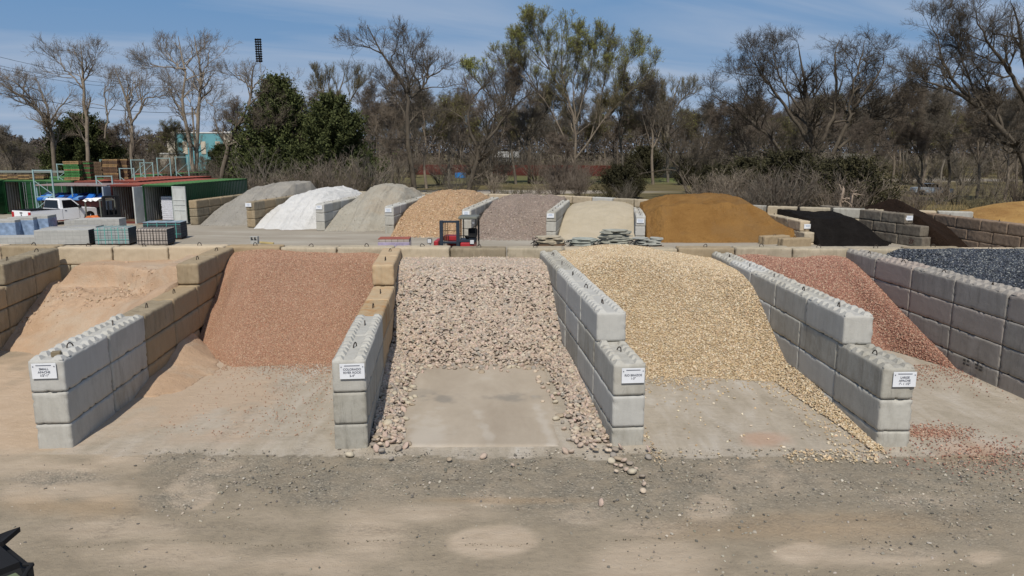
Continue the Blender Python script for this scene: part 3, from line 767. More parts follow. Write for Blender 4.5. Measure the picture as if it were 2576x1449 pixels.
# --- river rock
def h_river(x, y, s):
    toe = 17.9 + 0.25 * fbm(x, x * 0, 51, 3, 1.0)
    q = y - toe
    h = np.where(q > 0, np.minimum(0.02 + q * 0.40 * sstep(-.2, .8, q) + np.clip(q - .5, 0, 9) * .13, 2.05 + 0.0 * q), 0)
    h = np.where(h > 1.75, 1.75 + (h - 1.75) * 0.55, h)
    le = np.clip(1 - (s - 0.0) / (0.135 + 0.05 * fbm(y, y * 0, 53, 3, 1.3)), 0, 1); ri = np.clip(1 - (1 - s) / (0.17 - 0.008 * (y - 12) + 0.05 * fbm(y, y * 0, 54, 3, 1.3)), 0, 1)
    side = np.maximum(le * 0.36, ri * 0.34) * sstep(12.3, 17.5, y)
    h = np.maximum(h, side + 0.02 * (side > 0)) + 0.04 * fbm(x, y, 52, 4, 1.1) * (h > .1)
    return np.where((h < 0.015), -1, h)
riv = [(0.46, 0.375, 0.295), (0.41, 0.33, 0.26), (0.50, 0.41, 0.325), (0.37, 0.305, 0.245), (0.46, 0.36, 0.285), (0.335, 0.30, 0.255), (0.43, 0.34, 0.25), (0.47, 0.365, 0.30), (0.52, 0.45, 0.36), (0.44, 0.36, 0.285)]
M['rivb'] = gravel_mat('river_rock_bed', [tuple(q * .5 for q in c) for c in riv[:5]], 11, 0.8)
pr = bay_pile('river_rock_pile', 'pile of rounded pinkish tan river rock in the middle bay', 'rock pile', WR['w2'], WL['w3'], 12.9, 24.1, lambda x, y, s: h_river(x, y, s) - 0.03, M['rivb'], 90, 150, GP)
x_, y_, s_, z_ = scatter(WR['w2'], WL['w3'], 12.9, 23.9, h_river, 56000, 6, 0.0, lambda x, y, s, z: np.where(z > .12, 1.0, np.clip(0.28 + z * 3, 0, 1)))
sz = rng.uniform(.058, .118, len(x_)) * np.where(rng.random(len(x_)) < .08, 1.25, 1)
k = np.argsort(rng.random(len(x_)))[:20500]
tag(link('rocks', stones('river_rocks', np.stack([x_, y_, z_ + .015], 1)[k], sz[k], riv, ICO2, None, True, .50, .085, .45, 7), pr), kind='stuff')
# single rocks at the foot, each a thing
RM = [stones('river_rock', np.array([[0., 0, 0]]), np.array([.105 + .009 * i]), [riv[i % 9]], ICO2, None, True, .50, .085, .25, 60 + i) for i in range(9)]
spots = []
for i in range(3000):
    if len(spots) >= 290: break
    y = random.uniform(12.45, 17.2)
    m = random.random()
    l, r = WR['w2'](y) + .05, WL['w3'](y) - .05
    if m < .36: x = l + abs(random.gauss(0, .26)) + .03
    elif m < .76: x = r - abs(random.gauss(0, .30)) - .03
    else: x = random.uniform(l, r); y = 18.0 - abs(random.gauss(0, .32))
    if any((x - a) ** 2 + (y - b) ** 2 < .012 for a, b in spots): continue
    spots.append((x, y))
for (u, v) in [(1535, 1128), (1548, 1137), (1560, 1131), (1542, 1150), (1556, 1158), (1569, 1163), (1538, 1164), (1549, 1174), (1562, 1176), (1528, 1140), (1585, 1170), (1631, 1137), (1631, 1155), (1645, 1134), (1575, 1185), (1590, 1191), (1600, 1183), (1620, 1222), (1618, 1240), (1615, 1203), (1512, 1270), (985, 1158), (1130, 1160), (1216, 1152), (880, 1148), (1478, 1137), (1290, 1175), (1550, 1190)]:
    spots.append(P(u, v, 0))
for i, (x, y) in enumerate(spots):
    near_ = y < 12.42
    o = link('river_rock', RM[i % 9], None, (x, y, .04 + (0 if near_ else max(0, float(h_river(np.array([x]), np.array([y]), np.array([(x - WR['w2'](y)) / (WL['w3'](y) - WR['w2'](y))]))[0])))), random.uniform(0, 6.28))
    o.rotation_euler = (random.uniform(-.3, .3), random.uniform(-.3, .3), random.uniform(0, 6.28))
    sc = random.uniform(.65, 1.15); o.scale = (sc, sc, sc)
    tag(o, 'rounded tan river rock lying on the dirt in front of the bays' if near_ else 'rounded tan river rock at the foot of the river rock pile', 'rock', 'river rocks strewn on the dirt' if near_ else 'river rocks at the foot of the pile')
# dusty slab in front of the river rock
def slab_edge():
    mb = []
    g1 = np.linspace(0, 1, 180); y = np.linspace(12.75, 18.1, 180)
    S, T = np.meshgrid(g1, y)
    lo = WR['w2'](T) + .62 - .04 * (T - 12.7) + .12 * fbm(T, T * 0, 61, 4, 2); hi = WL['w3'](T) - .98 + .13 * (T - 12.7) - .012 * (T - 12.7) ** 2 + .12 * fbm(T, T * 0, 62, 4, 2)
    Xs = lo + (hi - lo) * S; e = np.minimum(np.minimum(S, 1 - S) * (hi - lo), T - 12.75)
    Zs = 0.004 + 0.02 * sstep(0, .10, e)
    Zs = np.where(e <= 0, -0.02, Zs)
    idx = np.arange(32400).reshape(180, 180)
    f = np.stack([idx[:-1, :-1], idx[:-1, 1:], idx[1:, 1:], idx[1:, :-1]], -1).reshape(-1, 4)
    Us, Vs = proj(Xs, T); wp_ = fbm(Xs, T, 63, 6, 4) * 1.2
    bl = lambda u, v, ru, rv: 1 - sstep(.2, 1.5, np.sqrt(((Us - u) / ru) ** 2 + ((Vs - v) / rv) ** 2) + wp_)
    mk = np.clip(bl(1115, 1006, 46, 9) + bl(1282, 1005, 62, 9) + .5 * bl(1040, 990, 60, 8), 0, 1); lt = np.clip(.7 * bl(1075, 1095, 44, 50) + .8 * bl(1390 - .4 * (1120 - Vs), 1080, 14, 60) + .6 * bl(1240 - .5 * (1120 - Vs), 1085, 12, 50), 0, 1)
    t = NT('dusty_slab', .95, .1); g = t.pos()
    c = t.ramp(t.noise(t.mapping(g, (1, .5, 1)), .8, 8, .65, .3), [(.3, (.32, .27, .21)), (.6, (.40, .345, .275)), (.8, (.46, .42, .36))])
    c = t.mix(t.ramp(t.noise(t.mapping(g, (.8, 7, 1)), 1.2, 6, .7), [(.58, 0.0), (.8, .4)]), c, (.26, .24, .20))
    kk_ = t.sep(t.attr('K')); c = t.mix(t.math('MULTIPLY', kk_[0], .6), c, (.19, .18, .16)); c = t.mix(t.math('MULTIPLY', kk_[1], .55), c, (.50, .465, .41))
    t.color(c); t.bump(t.noise(g, 12, 6, .7), .4, .012)
    o = link('concrete_slab', np_mesh('concrete_slab', np.stack([Xs, T, Zs], -1).reshape(-1, 3), f, t.m, True, {'K': np.stack([mk, lt, mk * 0], -1).reshape(-1, 3)}))
    tag(o, kind='structure')
slab_edge()

# pebbles on the dirt
n_ = 17000; py_ = 8.3 + rng.random(n_) ** 1.0 * 4.4; px_ = rng.uniform(-1, 1, n_) * (py_ * .82 + .5)
uu, vv = proj(px_, py_); pd_ = .10 + .9 * sstep(300, 500, uu) * sstep(1118, 1140, vv) * (1 - sstep(1230, 1330, vv)) + .25 * (uu > 1600)
kk = rng.random(n_) < pd_ * (.25 + .9 * (fbm(px_, py_, 65, 4, 1.2) > -.05)); px_, py_ = px_[kk], py_[kk]
peb = [(.24, .22, .18), (.17, .155, .13), (.32, .29, .23), (.13, .12, .10), (.40, .35, .27), (.50, .45, .37), (.22, .19, .15), (.28, .25, .2)]
cu = np.concatenate([rng.uniform(80, 1000, 130), rng.uniform(1170, 1345, 40), rng.uniform(1500, 1620, 16)]); cv = 1366 + 7 * np.sin(cu * .011) + 4 * fbm(cu / 30, cu * 0, 67, 3) + rng.normal(0, 1.3, len(cu)) - .012 * (cu - 500) * (cu < 500)
cr = np.array([P(a_, b_, 0) for a_, b_ in zip(cu, cv)]); peb_n = len(px_)
tag(link('crack_debris', stones('crack_debris', np.c_[cr, np.full(len(cr), .002)], rng.uniform(.008, .028, len(cr)), [(.09, .08, .05), (.14, .12, .07), (.06, .055, .04)], ICO1, None, False, .4, .2, .4, 68)), 'thin broken line of dark debris running across the dirt in the foreground', 'debris', None, 'stuff')
tag(link('pebbles', stones('pebbles', np.stack([px_, py_, np.full(len(px_), .004)], 1), .010 + rng.random(len(px_)) ** 4 * .055, peb, ICO1, None, False, .6, .15, .4, 66)), 'small grey and tan pebbles scattered over the dirt in front', 'pebbles', None, 'stuff')

# --- tan gravel
def h_tan(x, y, s):
    toe = 16.85 + 0.2 * np.sin(s * 4 + 1) + 0.3 * fbm(x, y * .3, 71, 3, .8) - .35 * sstep(0.8, 1.0, s)
    q = np.clip(y - toe, 0, 20)
    top = 2.05 + 0.30 * np.exp(-((s - .38) / .30) ** 2) - 0.10 * sstep(.75, 1, s)
    h = smin(q * (.56 + .06 * np.sin(s * 5 + 1)), top, .22) - 0.20 * np.exp(-((x - 2.9) / .8) ** 2 - ((y - 20.0) / .5) ** 2) + 0.05 * fbm(x, y, 72, 5, .9) * sstep(0, 1, q)
    wd = .05 + .055 * sstep(12.6, 17, y)
    lead = 0.34 * np.clip(1 - (1 - s) / wd, 0, 1) * sstep(12.0, 16.5, y) + .03 * ((1 - s) < wd) * (y > 12.6)
    h = np.maximum(np.where(y - toe < 0, -1, h), np.where(lead > 0.01, lead, -1))
    return h
tan = [(0.56, 0.435, 0.275), (0.49, 0.365, 0.215), (0.63, 0.515, 0.355), (0.44, 0.325, 0.20), (0.57, 0.42, 0.25), (0.67, 0.585, 0.44), (0.50, 0.395, 0.265)]
M['tanb'] = gravel_mat('tan_gravel', tan[:6], 26, 0.8, (0.42, 0.30, 0.17), 0.5)
pt = bay_pile('gravel_pile', 'golden tan gravel pile between the RIO BRAZOS and LARGE APACHE walls', 'gravel pile', WR['w3'], WL['w4'], 12.2, 24.1, lambda x, y, s: h_tan(x, y, s) - .012, M['tanb'], 120, 170, GP)
x_, y_, s_, z_ = scatter(WR['w3'], WL['w4'], 12.2, 23.9, h_tan, 96000, 8, 0.0, lambda x, y, s, z: 1 - .72 * np.exp(-((s - .40 + .08 * fbm(x, y, 73, 3, .8)) / .22) ** 2 - ((y - 19.0) / 1.7) ** 2))
k = np.argsort(rng.random(len(x_)))[:60000]
tag(link('gravel', stones('tan_gravel', np.stack([x_, y_, z_ + .006], 1)[k], rng.uniform(.030, .062, len(k)), tan, ICO1, None, False, .5, .14, .5, 9), pt), kind='stuff')
T_ = rng.uniform(12.0, 17.5, 14000); Sx = rng.uniform(0, 1, 14000)
kk = rng.random(14000) < (np.clip(np.exp(-(17.1 - T_ + .6 * fbm(Sx * 5, T_ * .6, 45, 3)) / .4), 0, 1) * .8 + .012 + .16 * (Sx > .80) + .15 * (Sx < .07) * (T_ < 16.5) + .3 * (T_ < 12.6) * (np.abs(Sx - .75) < .2)); T_, Sx = T_[kk], Sx[kk]
Xx = WR['w3'](T_) + (WL['w4'](T_) - WR['w3'](T_)) * Sx
tag(link('loose_gravel', stones('loose_tan', np.stack([Xx, T_, T_ * 0 + .015], 1), rng.uniform(.03, .065, len(T_)), tan, ICO1, None, False, .5, .14, .4, 10)), 'loose golden tan gravel strewn over the concrete between RIO BRAZOS and LARGE APACHE walls', 'gravel', None, 'stuff')

# --- large red gravel
def h_red2(x, y, s):
    toe = 19.0 + .5 * s + 0.25 * fbm(x, y * .3, 81, 3, .8) - 1.7 * sstep(.8, 1.0, s)
    q = np.clip(y - toe, 0, 20)
    h = smin(q * (.60 - .22 * sstep(.8, 1, s)), 2.0 + .05 * np.sin(s * 9), .2) + .03 * fbm(x, y, 82, 4, 1.0) * sstep(0, .5, q)
    return np.where(y < toe, -1, h)
red2 = [(0.39, 0.185, 0.12), (0.33, 0.15, 0.10), (0.46, 0.26, 0.17), (0.27, 0.125, 0.085), (0.52, 0.36, 0.25), (0.36, 0.17, 0.11)]
red2 = dull(red2, .10)
M['red2'] = gravel_mat('large_red_gravel', red2[:5], 30, 0.8)
p2 = bay_pile('gravel_pile', 'coarse red gravel pile between the LARGE APACHE and rightmost taupe walls', 'gravel pile', WR['w4'], WL['w5'], 16.4, 23.9, h_red2, M['red2'], 110, 130, GP)
x_, y_, s_, z_ = scatter(WR['w4'], WL['w5'], 16.4, 23.7, h_red2, 52000, 11)
tag(link('gravel', stones('red_gravel_coarse', np.stack([x_, y_, z_ + .005], 1)[:38000], rng.uniform(.032, .06, min(len(x_), 38000)), red2, ICO1, None, False, .5, .16, .6, 12), p2), kind='stuff')
T_ = 18.0 - np.abs(rng.normal(0, .9, 1500)); Sx = rng.uniform(0, 1, 1500); Xx = WR['w4'](T_) + (WL['w5'](T_) - WR['w4'](T_)) * Sx
X2, Y2 = P(2345, 1088); X2 = rng.normal(X2, .45, 700); Y2 = rng.normal(Y2, .22, 700)
X3, Y3 = P(2480, 1150); X3 = rng.normal(X3, .8, 700); Y3 = rng.normal(Y3, .45, 700)
XY = np.concatenate([np.stack([Xx, T_], 1), np.stack([X2, Y2], 1), np.stack([X3, Y3], 1)])
tag(link('loose_gravel', stones('loose_red2', np.c_[XY, np.full(len(XY), .014)], rng.uniform(.022, .045, len(XY)), red2, ICO1, None, False, .5, .16, .5, 13)), 'loose coarse red gravel strewn over the concrete right of the LARGE APACHE wall', 'gravel', None, 'stuff')

# --- dark blue-black glassy gravel
def h_blue(x, y, s):
    h = 2.36 - 0.10 * np.abs(y - 22.3) ** 1.3 + 0.04 * fbm(x, y, 91, 4, 1.0) - .25 * sstep(.08, 0, s)
    h = h - .35 * sstep(20, 17, y) - .12 * sstep(.2, 0, s) * (y - 20)
    return np.where(h < 0, -1, h)
blu = [(0.035, 0.042, 0.055), (0.055, 0.065, 0.085), (0.025, 0.028, 0.035), (0.10, 0.115, 0.135), (0.045, 0.052, 0.07), (0.24, 0.25, 0.24), (0.03, 0.035, 0.045)]
M['blub'] = gravel_mat('blue_black_gravel', blu[:5], 30, 0.8)
p3 = bay_pile('gravel_pile', 'blue black gravel pile behind the rightmost taupe wall', 'gravel pile', WR['w5'], lambda y: WR['w5'](y) + 8.5, 13.5, 23.7, h_blue, M['blub'], 120, 130, GP)
x_, y_, s_, z_ = scatter(WR['w5'], lambda y: WR['w5'](y) + 6, 15.0, 23.6, h_blue, 36000, 14)
tag(link('gravel', stones('blue_gravel', np.stack([x_, y_, z_ + .006], 1), rng.uniform(.04, .075, len(x_)), blu, ICO1, stone_mat('glossy_stone', .35), False, .5, .16, .6, 15), p3), kind='stuff')

# --- far piles: bay between two walls, mound of height hp
def far_pile(label, x0, x1, sl0, sl1, y0, dep, hp, mat, seed, cat='gravel pile', toe=0.55, name='gravel_pile', sp=.5, flat=.0, edge=.55, lump=.08, ov=0.0, yoff=0.0, pal=None):
    """x0,x1: bay's left and right at y0; hp: peak"""
    xl = lambda y: x0 + sl0 * (y - y0); xr = lambda y: x1 + sl1 * (y - y0)
    def hf(x, y, s):
        tt = (y - y0 - yoff) / dep
        t0 = 0.03 + .05 * fbm(s * 4, s * 0, seed, 3, 1) + 0.05 * np.abs(s - .5)
        up = np.clip((tt - t0) * dep * toe, 0, hp)
        hp_ = hp * (1 + .10 * fbm(s * 5, tt * 2, seed + 11, 4) * sstep(.0, .4, np.minimum(s, 1 - s)))
        side = edge + (1 - edge) * np.clip(1 - np.abs((s - sp) / (.5 + abs(sp - .5))) ** 2, 0, 1) ** (.8)
        cap = hp_ * side
        k = 0.45
        h = -np.log(np.exp(-up / k) + np.exp(-cap / k) ) * k + k * 0.0
        down = np.clip((1.0 - tt) * dep * toe + 1.15, 0, 9)
        h = np.minimum(h, down)
        h = h - np.abs(fbm(s * 9 + .6 * fbm(s * 3, tt * 4, seed + 13, 2), tt * 2.2, seed + 12, 4)) * .22 * np.clip(h, 0, 1) * (lump > .04)
        h = h + (lump * 1.4 * fbm(x, y, seed + 3, 5, .8) + .05 * fbm(x, y, seed + 7, 3, 3)) * np.clip(h, 0, 1)
        return np.where(tt < t0, -1, np.maximum(h, .01))
    o = bay_pile(name, label, cat, xl, xr, y0 - 1, y0 + dep + .4, hf, mat, 110, 110, GP)
    if pal:
        g = np.random.default_rng(seed); n = 1600 if name == 'sand_pile' else 5000
        T = y0 + np.abs(g.normal(0, 1, n)) * dep * .30 - .1; S = g.uniform(.02, .98, n); X_ = xl(T) + (xr(T) - xl(T)) * S; Z_ = np.maximum(hf(X_, T, S), 0.0)
        k = (T < y0 + dep) & (g.random(n) < .75)
        link('chunks', stones('chunks', np.stack([X_, T, Z_ + .01], 1)[k], (.035 if name == 'sand_pile' else .04) + g.random(k.sum()) ** 5 * (.07 if name == 'sand_pile' else .13), pal, ICO1, None, False, .7, .18, .6, seed), o)['kind'] = 'stuff'
    return o
mm = lambda n, c1, c2, c3=None, rb=.8, bd=.06, sc=.5: sand_mat(n, c1, c2, c3, rb, bd, sc)
far_pile('grey sand pile at far left beside the green container', -23.1, -18.85, .10, .10, 53.3, 15.5, 3.12, mm('grey_sand', (.27, .255, .225), (.34, .32, .285), (.36, .33, .28)), 101, 'sand pile', .42, 'sand_pile', .72, edge=.45, pal=[(.30,.285,.25),(.35,.33,.29)])
far_pile('bright white gravel pile between a brown and a grey block wall', -18.2, -13.38, .10, .09, 50.6, 14.5, 2.78, mm('white_gravel', (.72, .71, .68), (.84, .83, .80), None, .9, .10, .8), 102, toe=.46, sp=.5, edge=.42)
far_pile('grey beige screenings heaped in the bay right of the white gravel', -12.74, -8.37, .09, .09, 49.4, 14.5, 3.12, mm('screenings', (.34, .315, .26), (.41, .385, .325), (.36, .31, .24)), 103, 'sand pile', .44, 'sand_pile', .5, edge=.42, pal=[(.36,.33,.275),(.40,.375,.32)])
far_pile('light orange tan gravel pile behind the red forklift', -7.73, -3.2, .09, .12, 46.2, 15.0, 2.75, gravel_mat('orange_tan_gravel', [(.50, .33, .19), (.42, .27, .15), (.58, .43, .28), (.46, .29, .19), (.52, .38, .22)], 9, .9, (.46, .30, .19), .4, .08), 104, toe=.40, sp=.5, edge=.55, pal=[(.50,.33,.19),(.58,.43,.28),(.42,.27,.15)])
far_pile('mauve grey gravel pile right of the red forklift', -2.56, 2.07, .12, .155, 44.6, 16.5, 2.42, gravel_mat('mauve_gravel', [(.31, .245, .20), (.25, .20, .165), (.37, .30, .25), (.34, .25, .20), (.28, .23, .20)], 12, .8, (.33, .27, .22), .4, .06), 105, toe=.30, sp=.5, edge=.72, pal=[(.31,.245,.20),(.37,.30,.25)])
far_pile('smooth beige sand pile in the far bay with flagstones before it', 2.7, 7.56, .155, .14, 44.4, 13.5, 2.0, mm('beige_sand', (.40, .345, .25), (.46, .40, .30), None, .35, .03, .5), 106, 'sand pile', .26, 'sand_pile', .5, edge=.70, lump=.03)
def h_soil(x, y, s):
    t0 = 43.4 + .4 * fbm(x, x * 0, 110, 3, .3) + 1.0 * sstep(.12, 0, s)
    q = y - t0
    cap = 2.42 + .08 * fbm(s * 6, s * 0, 113, 4) + .16 * np.exp(-((s - .58) / .10) ** 2) + .10 * np.exp(-((s - .30) / .12) ** 2) - .75 * sstep(.16, -.06, s) - 1.5 * sstep(.72, 1.05, s)
    h = np.minimum(q * 0.95, cap - .30) + np.clip((q - 3.4) * .22, 0, .32)
    back = np.clip((54.5 - y) * .6, 0, 9); h = np.minimum(h, back)
    return np.where(q < 0, -1, h + .10 * fbm(x, y, 111, 5, 1.0) + .30 * np.minimum(0, fbm(x, y * .4, 112, 4, .8)) * sstep(0, 1.5, q))
bay_pile('soil_pile', 'large orange brown soil pile, its face cut steep, near the far flagstones', 'soil pile', lambda y: 8.2 + .10 * (y - 44), lambda y: 17.0 - .03 * (y - 44), 42.6, 55, h_soil, mm('brown_soil', (.30, .155, .048), (.42, .23, .075), (.33, .19, .075), 1.0, .14, .6), 160, 150, GP)
M['mulch'] = mm('black_mulch', (.013, .011, .010), (.024, .021, .019), None, 1.0, .10, 1.2)
M['mulch2'] = mm('dark_brown_mulch', (.026, .017, .012), (.045, .028, .020), None, 1.0, .10, 1.2)
def h_mulch(x, y, s):
    q = y - 41.8 + .5 * fbm(x, y, 121, 3, .5)
    h = np.minimum(q * .8, 1.35 + .05 * (y - 42)) * (1 - sstep(.48, 1.04, s - .06 * (y - 43))) + .12 * fbm(x, y, 122, 5, 1.1)
    return np.where((q < 0) | (h < .02), -1, h)
bay_pile('mulch_pile', 'black mulch pile between soil pile and long dark block wall', 'mulch pile', lambda y: 17.62 - .05 * (y - 42.6), lambda y: 23.0 - .29 * (y - 41.2), 41.2, 48.6, h_mulch, M['mulch'], 130, 100, GP)
def h_mulch2(x, y, s):
    cx_, cy_ = 23.2, 45.2
    d = np.sqrt(((x - cx_) / 4.6) ** 2 + ((y - cy_) / 5.4) ** 2)
    h = 2.55 * (1 - d ** 1.25) + .2 * fbm(x, y, 131, 5, .9)
    h = np.minimum(h, 1.62 + s * 8)
    return np.where(h < .02, -1, h)
bay_pile('mulch_pile', 'dark brown mulch heap piled high behind the dark block wall at right', 'mulch pile', lambda y: 24.0 - .29 * (y - 41.2) - 2.6 * sstep(48.0, 50.0, y), lambda y: 29.5 + 0 * y, 36.5, 52, h_mulch2, M['mulch2'], 150, 140, GP)
def h_om(x, y, s):
    d = np.sqrt(((x - 38.0) / 7.5) ** 2 + ((y - 54.0) / 6) ** 2)
    h = 1.75 * (1 - d ** 1.5) + .12 * fbm(x, y, 141, 4, .6)
    return np.where(h < .02, -1, h)
bay_pile('mulch_pile', 'golden orange mulch pile at the far right edge', 'mulch pile', lambda y: 29.5 + 0 * y, lambda y: 46 + 0 * y, 47, 61, h_om, mm('orange_mulch', (.36, .21, .075), (.46, .29, .11), (.30, .165, .06), .9, .08, .6), 110, 100, GP)
# torn black liner hanging over the wall behind the black mulch
def liner():
    n = 70; vs = []; fs = []
    for i in range(n + 1):
        s = i / n; x = 15.6 + 9.2 * s; y = 49.6 - 4.55 * s ** .9 * 1.0
        y = np.interp(x, [9.4, 16.9, 22.2, 27.5], [55.7, 48.7, 46.0, 43.8]) - .10 - .06 * math.sin(i * .9)
        top = 1.45 + .22 * float(fbm(np.array([s * 9]), np.array([0.]), 151, 3, 1)[0]) + (.30 if i % 11 in (3, 4) else 0) - .25 * s
        vs += [(x, y - .03, 0), (x, y, top * .6), (x, y + .02, top), (x, y + .05, top - .01), (x, y + .03, 0)]
    for i in range(n):
        for k in range(4): fs.append((i * 5 + k, i * 5 + k + 1, i * 5 + k + 6, i * 5 + k + 5))
    mb = MB(); mb.v = vs; mb.f = fs
    tag(mb.build('plastic_liner', plain('black_plastic', (.008, .008, .009), .5, .4)), 'torn black plastic liner hung along the wall behind the black mulch', 'liner')
liner()

# ------------------------------------------------------------------ shipping containers and storage yard at the left
def metal(name, c, rough=.5, rust=None, amt=.4):
    t = NT(name, rough, .35, 0.0); g = t.pos()
    k = t.ramp(t.noise(g, 1.2, 6, .65), [(.3, tuple(q * .85 for q in c)), (.7, tuple(min(1, q * 1.12) for q in c))])
    if rust: k = t.mix(t.ramp(t.noise(t.mapping(g, (2, 2, .6)), 2.2, 7, .7), [(.52, 0.0), (.75, amt)]), k, rust)
    return t.color(k).bump(t.noise(g, 30, 3), .15, .005).m
M['cgreen'] = metal('green_container_paint', (.012, .058, .022), .45, (.05, .05, .03))
M['croofg'] = metal('faded_green_roof', (.075, .19, .06), .7, (.14, .12, .08), .5)
M['croofr'] = metal('faded_red_roof', (.30, .09, .06), .75, (.16, .10, .07), .5)
M['cred'] = metal('maroon_container_paint', (.14, .035, .028), .5, (.06, .03, .02))
M['cgrey'] = metal('grey_container_lining', (.34, .345, .32), .6, (.15, .13, .10), .6)
M['cdoor'] = metal('pale_container_door', (.50, .52, .50), .5, (.25, .22, .18), .5)
M['cdoorb'] = metal('blue_grey_door', (.30, .36, .42), .5, (.2, .18, .15), .4)
M['teal'] = metal('teal_grey_rack_paint', (.26, .38, .38), .5, (.2, .12, .06), .3)
M['black'] = plain('black_rubber', (.014, .014, .015), .75, .2)
M['dark'] = plain('dark_slate_paint', (.022, .032, .048), .45, .4)
M['glass'] = plain('dark_glass', (.006, .007, .009), .08, .6)
M['chrome'] = plain('bright_metal', (.55, .56, .58), .3, .6, .7)
M['wood'] = plain('pallet_wood', (.30, .20, .10), .85, .1, var=.3, scale=3)
M['woodd'] = plain('old_pallet_wood', (.13, .085, .055), .85, .1, var=.3, scale=3)
M['woodg'] = plain('green_painted_wood', (.06, .18, .055), .75, .2, var=.3, scale=3)
M['white'] = plain('white_cloth', (.78, .77, .74), .8, .2, var=.05)

def corrugated(mb, p0, p1, z0, z1, pitch=.28, dep=.036):
    p0, p1 = Vector(p0), Vector(p1); d = (p1 - p0); L_ = d.length; d.normalize(); n_ = Vector((d.y, -d.x))
    k = int(L_ / pitch); st = L_ / k; pts_ = []
    for i in range(k):
        for q, o_ in ((0, 0), (.30, 0), (.5, 1), (.80, 1)): pts_.append(p0 + d * (i + q) * st + n_ * dep * o_)
    pts_.append(p1)
    b = len(mb.v)
    for p in pts_: mb.v += [(p.x, p.y, z0), (p.x, p.y, z1)]
    for i in range(len(pts_) - 1): mb.f.append((b + 2 * i, b + 2 * i + 2, b + 2 * i + 3, b + 2 * i + 1))

def container(x, y, rz, body, roof, label, left=None, right=None, L_=12.2, W_=2.42, H_=2.9, door=None, closed=False, zb=0.0, group='shipping containers'):
    """local frame: opening at y=0 facing -y, x from -W to 0"""
    r = empty('shipping_container', (x, y, zb), rz, label, 'container', group)
    mb = MB(); corrugated(mb, (0, L_), (0, .1), .15, H_ - .12); corrugated(mb, (-W_, .1), (-W_, L_), .15, H_ - .12); corrugated(mb, (-W_, L_), (0, L_), .15, H_ - .12)
    mb.build('side_walls', M[body], r)
    mb = MB(); corrugated(mb, (-.07, .12), (-.07, L_ - .05), .15, H_ - .12); corrugated(mb, (-W_ + .07, L_ - .05), (-W_ + .07, .12), .15, H_ - .12)
    mb.box((-W_ / 2, L_ - .12, H_ / 2), (W_ - .2, .02, H_ - .3))
    if not closed: mb.build('lining', M['cgrey'], r)
    mb = MB()
    for xx in (-.06, -W_ + .06):
        for yy in (.06, L_ - .06): mb.box((xx, yy, H_ / 2), (.12, .12, H_))
    for yy in (.06, L_ - .06): mb.box((-W_ / 2, yy, H_ - .07), (W_ - .24, .10, .13)); mb.box((-W_ / 2, yy, .08), (W_ - .24, .10, .15))
    for xx in (-.05, -W_ + .05): mb.box((xx, L_ / 2, H_ - .06), (.09, L_ - .24, .11)); mb.box((xx, L_ / 2, .08), (.09, L_ - .24, .15))
    mb.build('frame', M[body], r)
    mb = MB(); mb.box((-W_ / 2, L_ / 2, .13), (W_ - .22, L_ - .2, .05)); mb.build('floor', M['woodd'], r)
    mb = MB(); n = 40
    for i in range(n): mb.box((-W_ / 2, (i + .5) * L_ / n, H_ - .015 + (i % 2) * .018), (W_ - .1, L_ / n, .03))
    mb.build('roof', M[roof], r)
    dm = M[door or 'cdoor']
    def leaf(hx, ang, s):
        """hinged at hx; ang: turn from closed"""
        e = MB(); w = W_ / 2 - .03
        e.box((s * w / 2, 0, H_ / 2), (w, .035, H_ - .22))
        d_ = e.build('door', dm, r); d_.location = (hx, -.04, 0); d_.rotation_euler = (0, 0, ang)
        f = MB()
        for sd in (-.03, .03):
            for xx in (.04, w - .04): f.box((s * xx, sd, H_ / 2), (.07, .03, H_ - .2))
            for zz in (.16, H_ * .36, H_ * .5, H_ * .62, H_ - .16): f.box((s * w / 2, sd, zz), (w, .035, .055))
        f.build('door_ribs', dm, d_)
        k_ = MB()
        for xx in (.3, .8): k_.tube((s * xx, -.07, .12), (s * xx, -.07, H_ - .12), .022, n=6)
        k_.build('lock_bar', M['chrome'], d_)
    if closed: leaf(-W_ + .03, 0, 1); leaf(-.03, 0, -1)
    else:
        if left is not None: leaf(-W_ + .03, left, 1)
        if right is not None: leaf(-.03, right, -1)
    return r
ca = -math.atan(.1019)
container(-25.13, 54.89, ca, 'cgreen', 'croofg', 'open green shipping container with a pale door swung wide, stacked bags inside', left=-R(88), right=R(168))
container(-27.62, 55.1, ca, 'cred', 'croofr', 'open red roofed shipping container beside the green one, blue grey door at left', left=-R(80), door='cdoorb')
container(-41.25, 63.4, ca, 'cgreen', 'croofg', 'open dark green container at far left with grey ribbed lining', left=-R(95), right=R(95), door='cgreen')
container(-43.75, 63.4, ca, 'cgreen', 'croofg', 'closed dark green container with lock bars at the left edge', closed=True, door='cgreen')
container(-34.0, 61.5, ca, 'cred', 'croofr', 'maroon container carrying stacked pallets, behind the white pickup', closed=True, door='cred', L_=12.2)
container(-36.5, 61.5, ca, 'cgreen', 'croofg', 'dark green container under the tall green pallet stack', closed=True, door='cgreen')
container(-38.98, 62.5, ca, 'cgreen', 'croofg', 'dark green container left of the one under the green pallet stack', closed=True, door='cgreen')
container(-37.2, 77.5, ca, 'cgreen', 'croofg', 'green roofed container far behind the pallet racks', closed=True, door='cgreen')
container(-39.8, 79.5, ca, 'cred', 'croofr', 'coral roofed container far behind the pallet racks', closed=True, door='cred')
container(-31.2, 62.0, ca, 'cred', 'croofr', 'maroon container behind the racks right of the pallets', closed=True, door='cred')
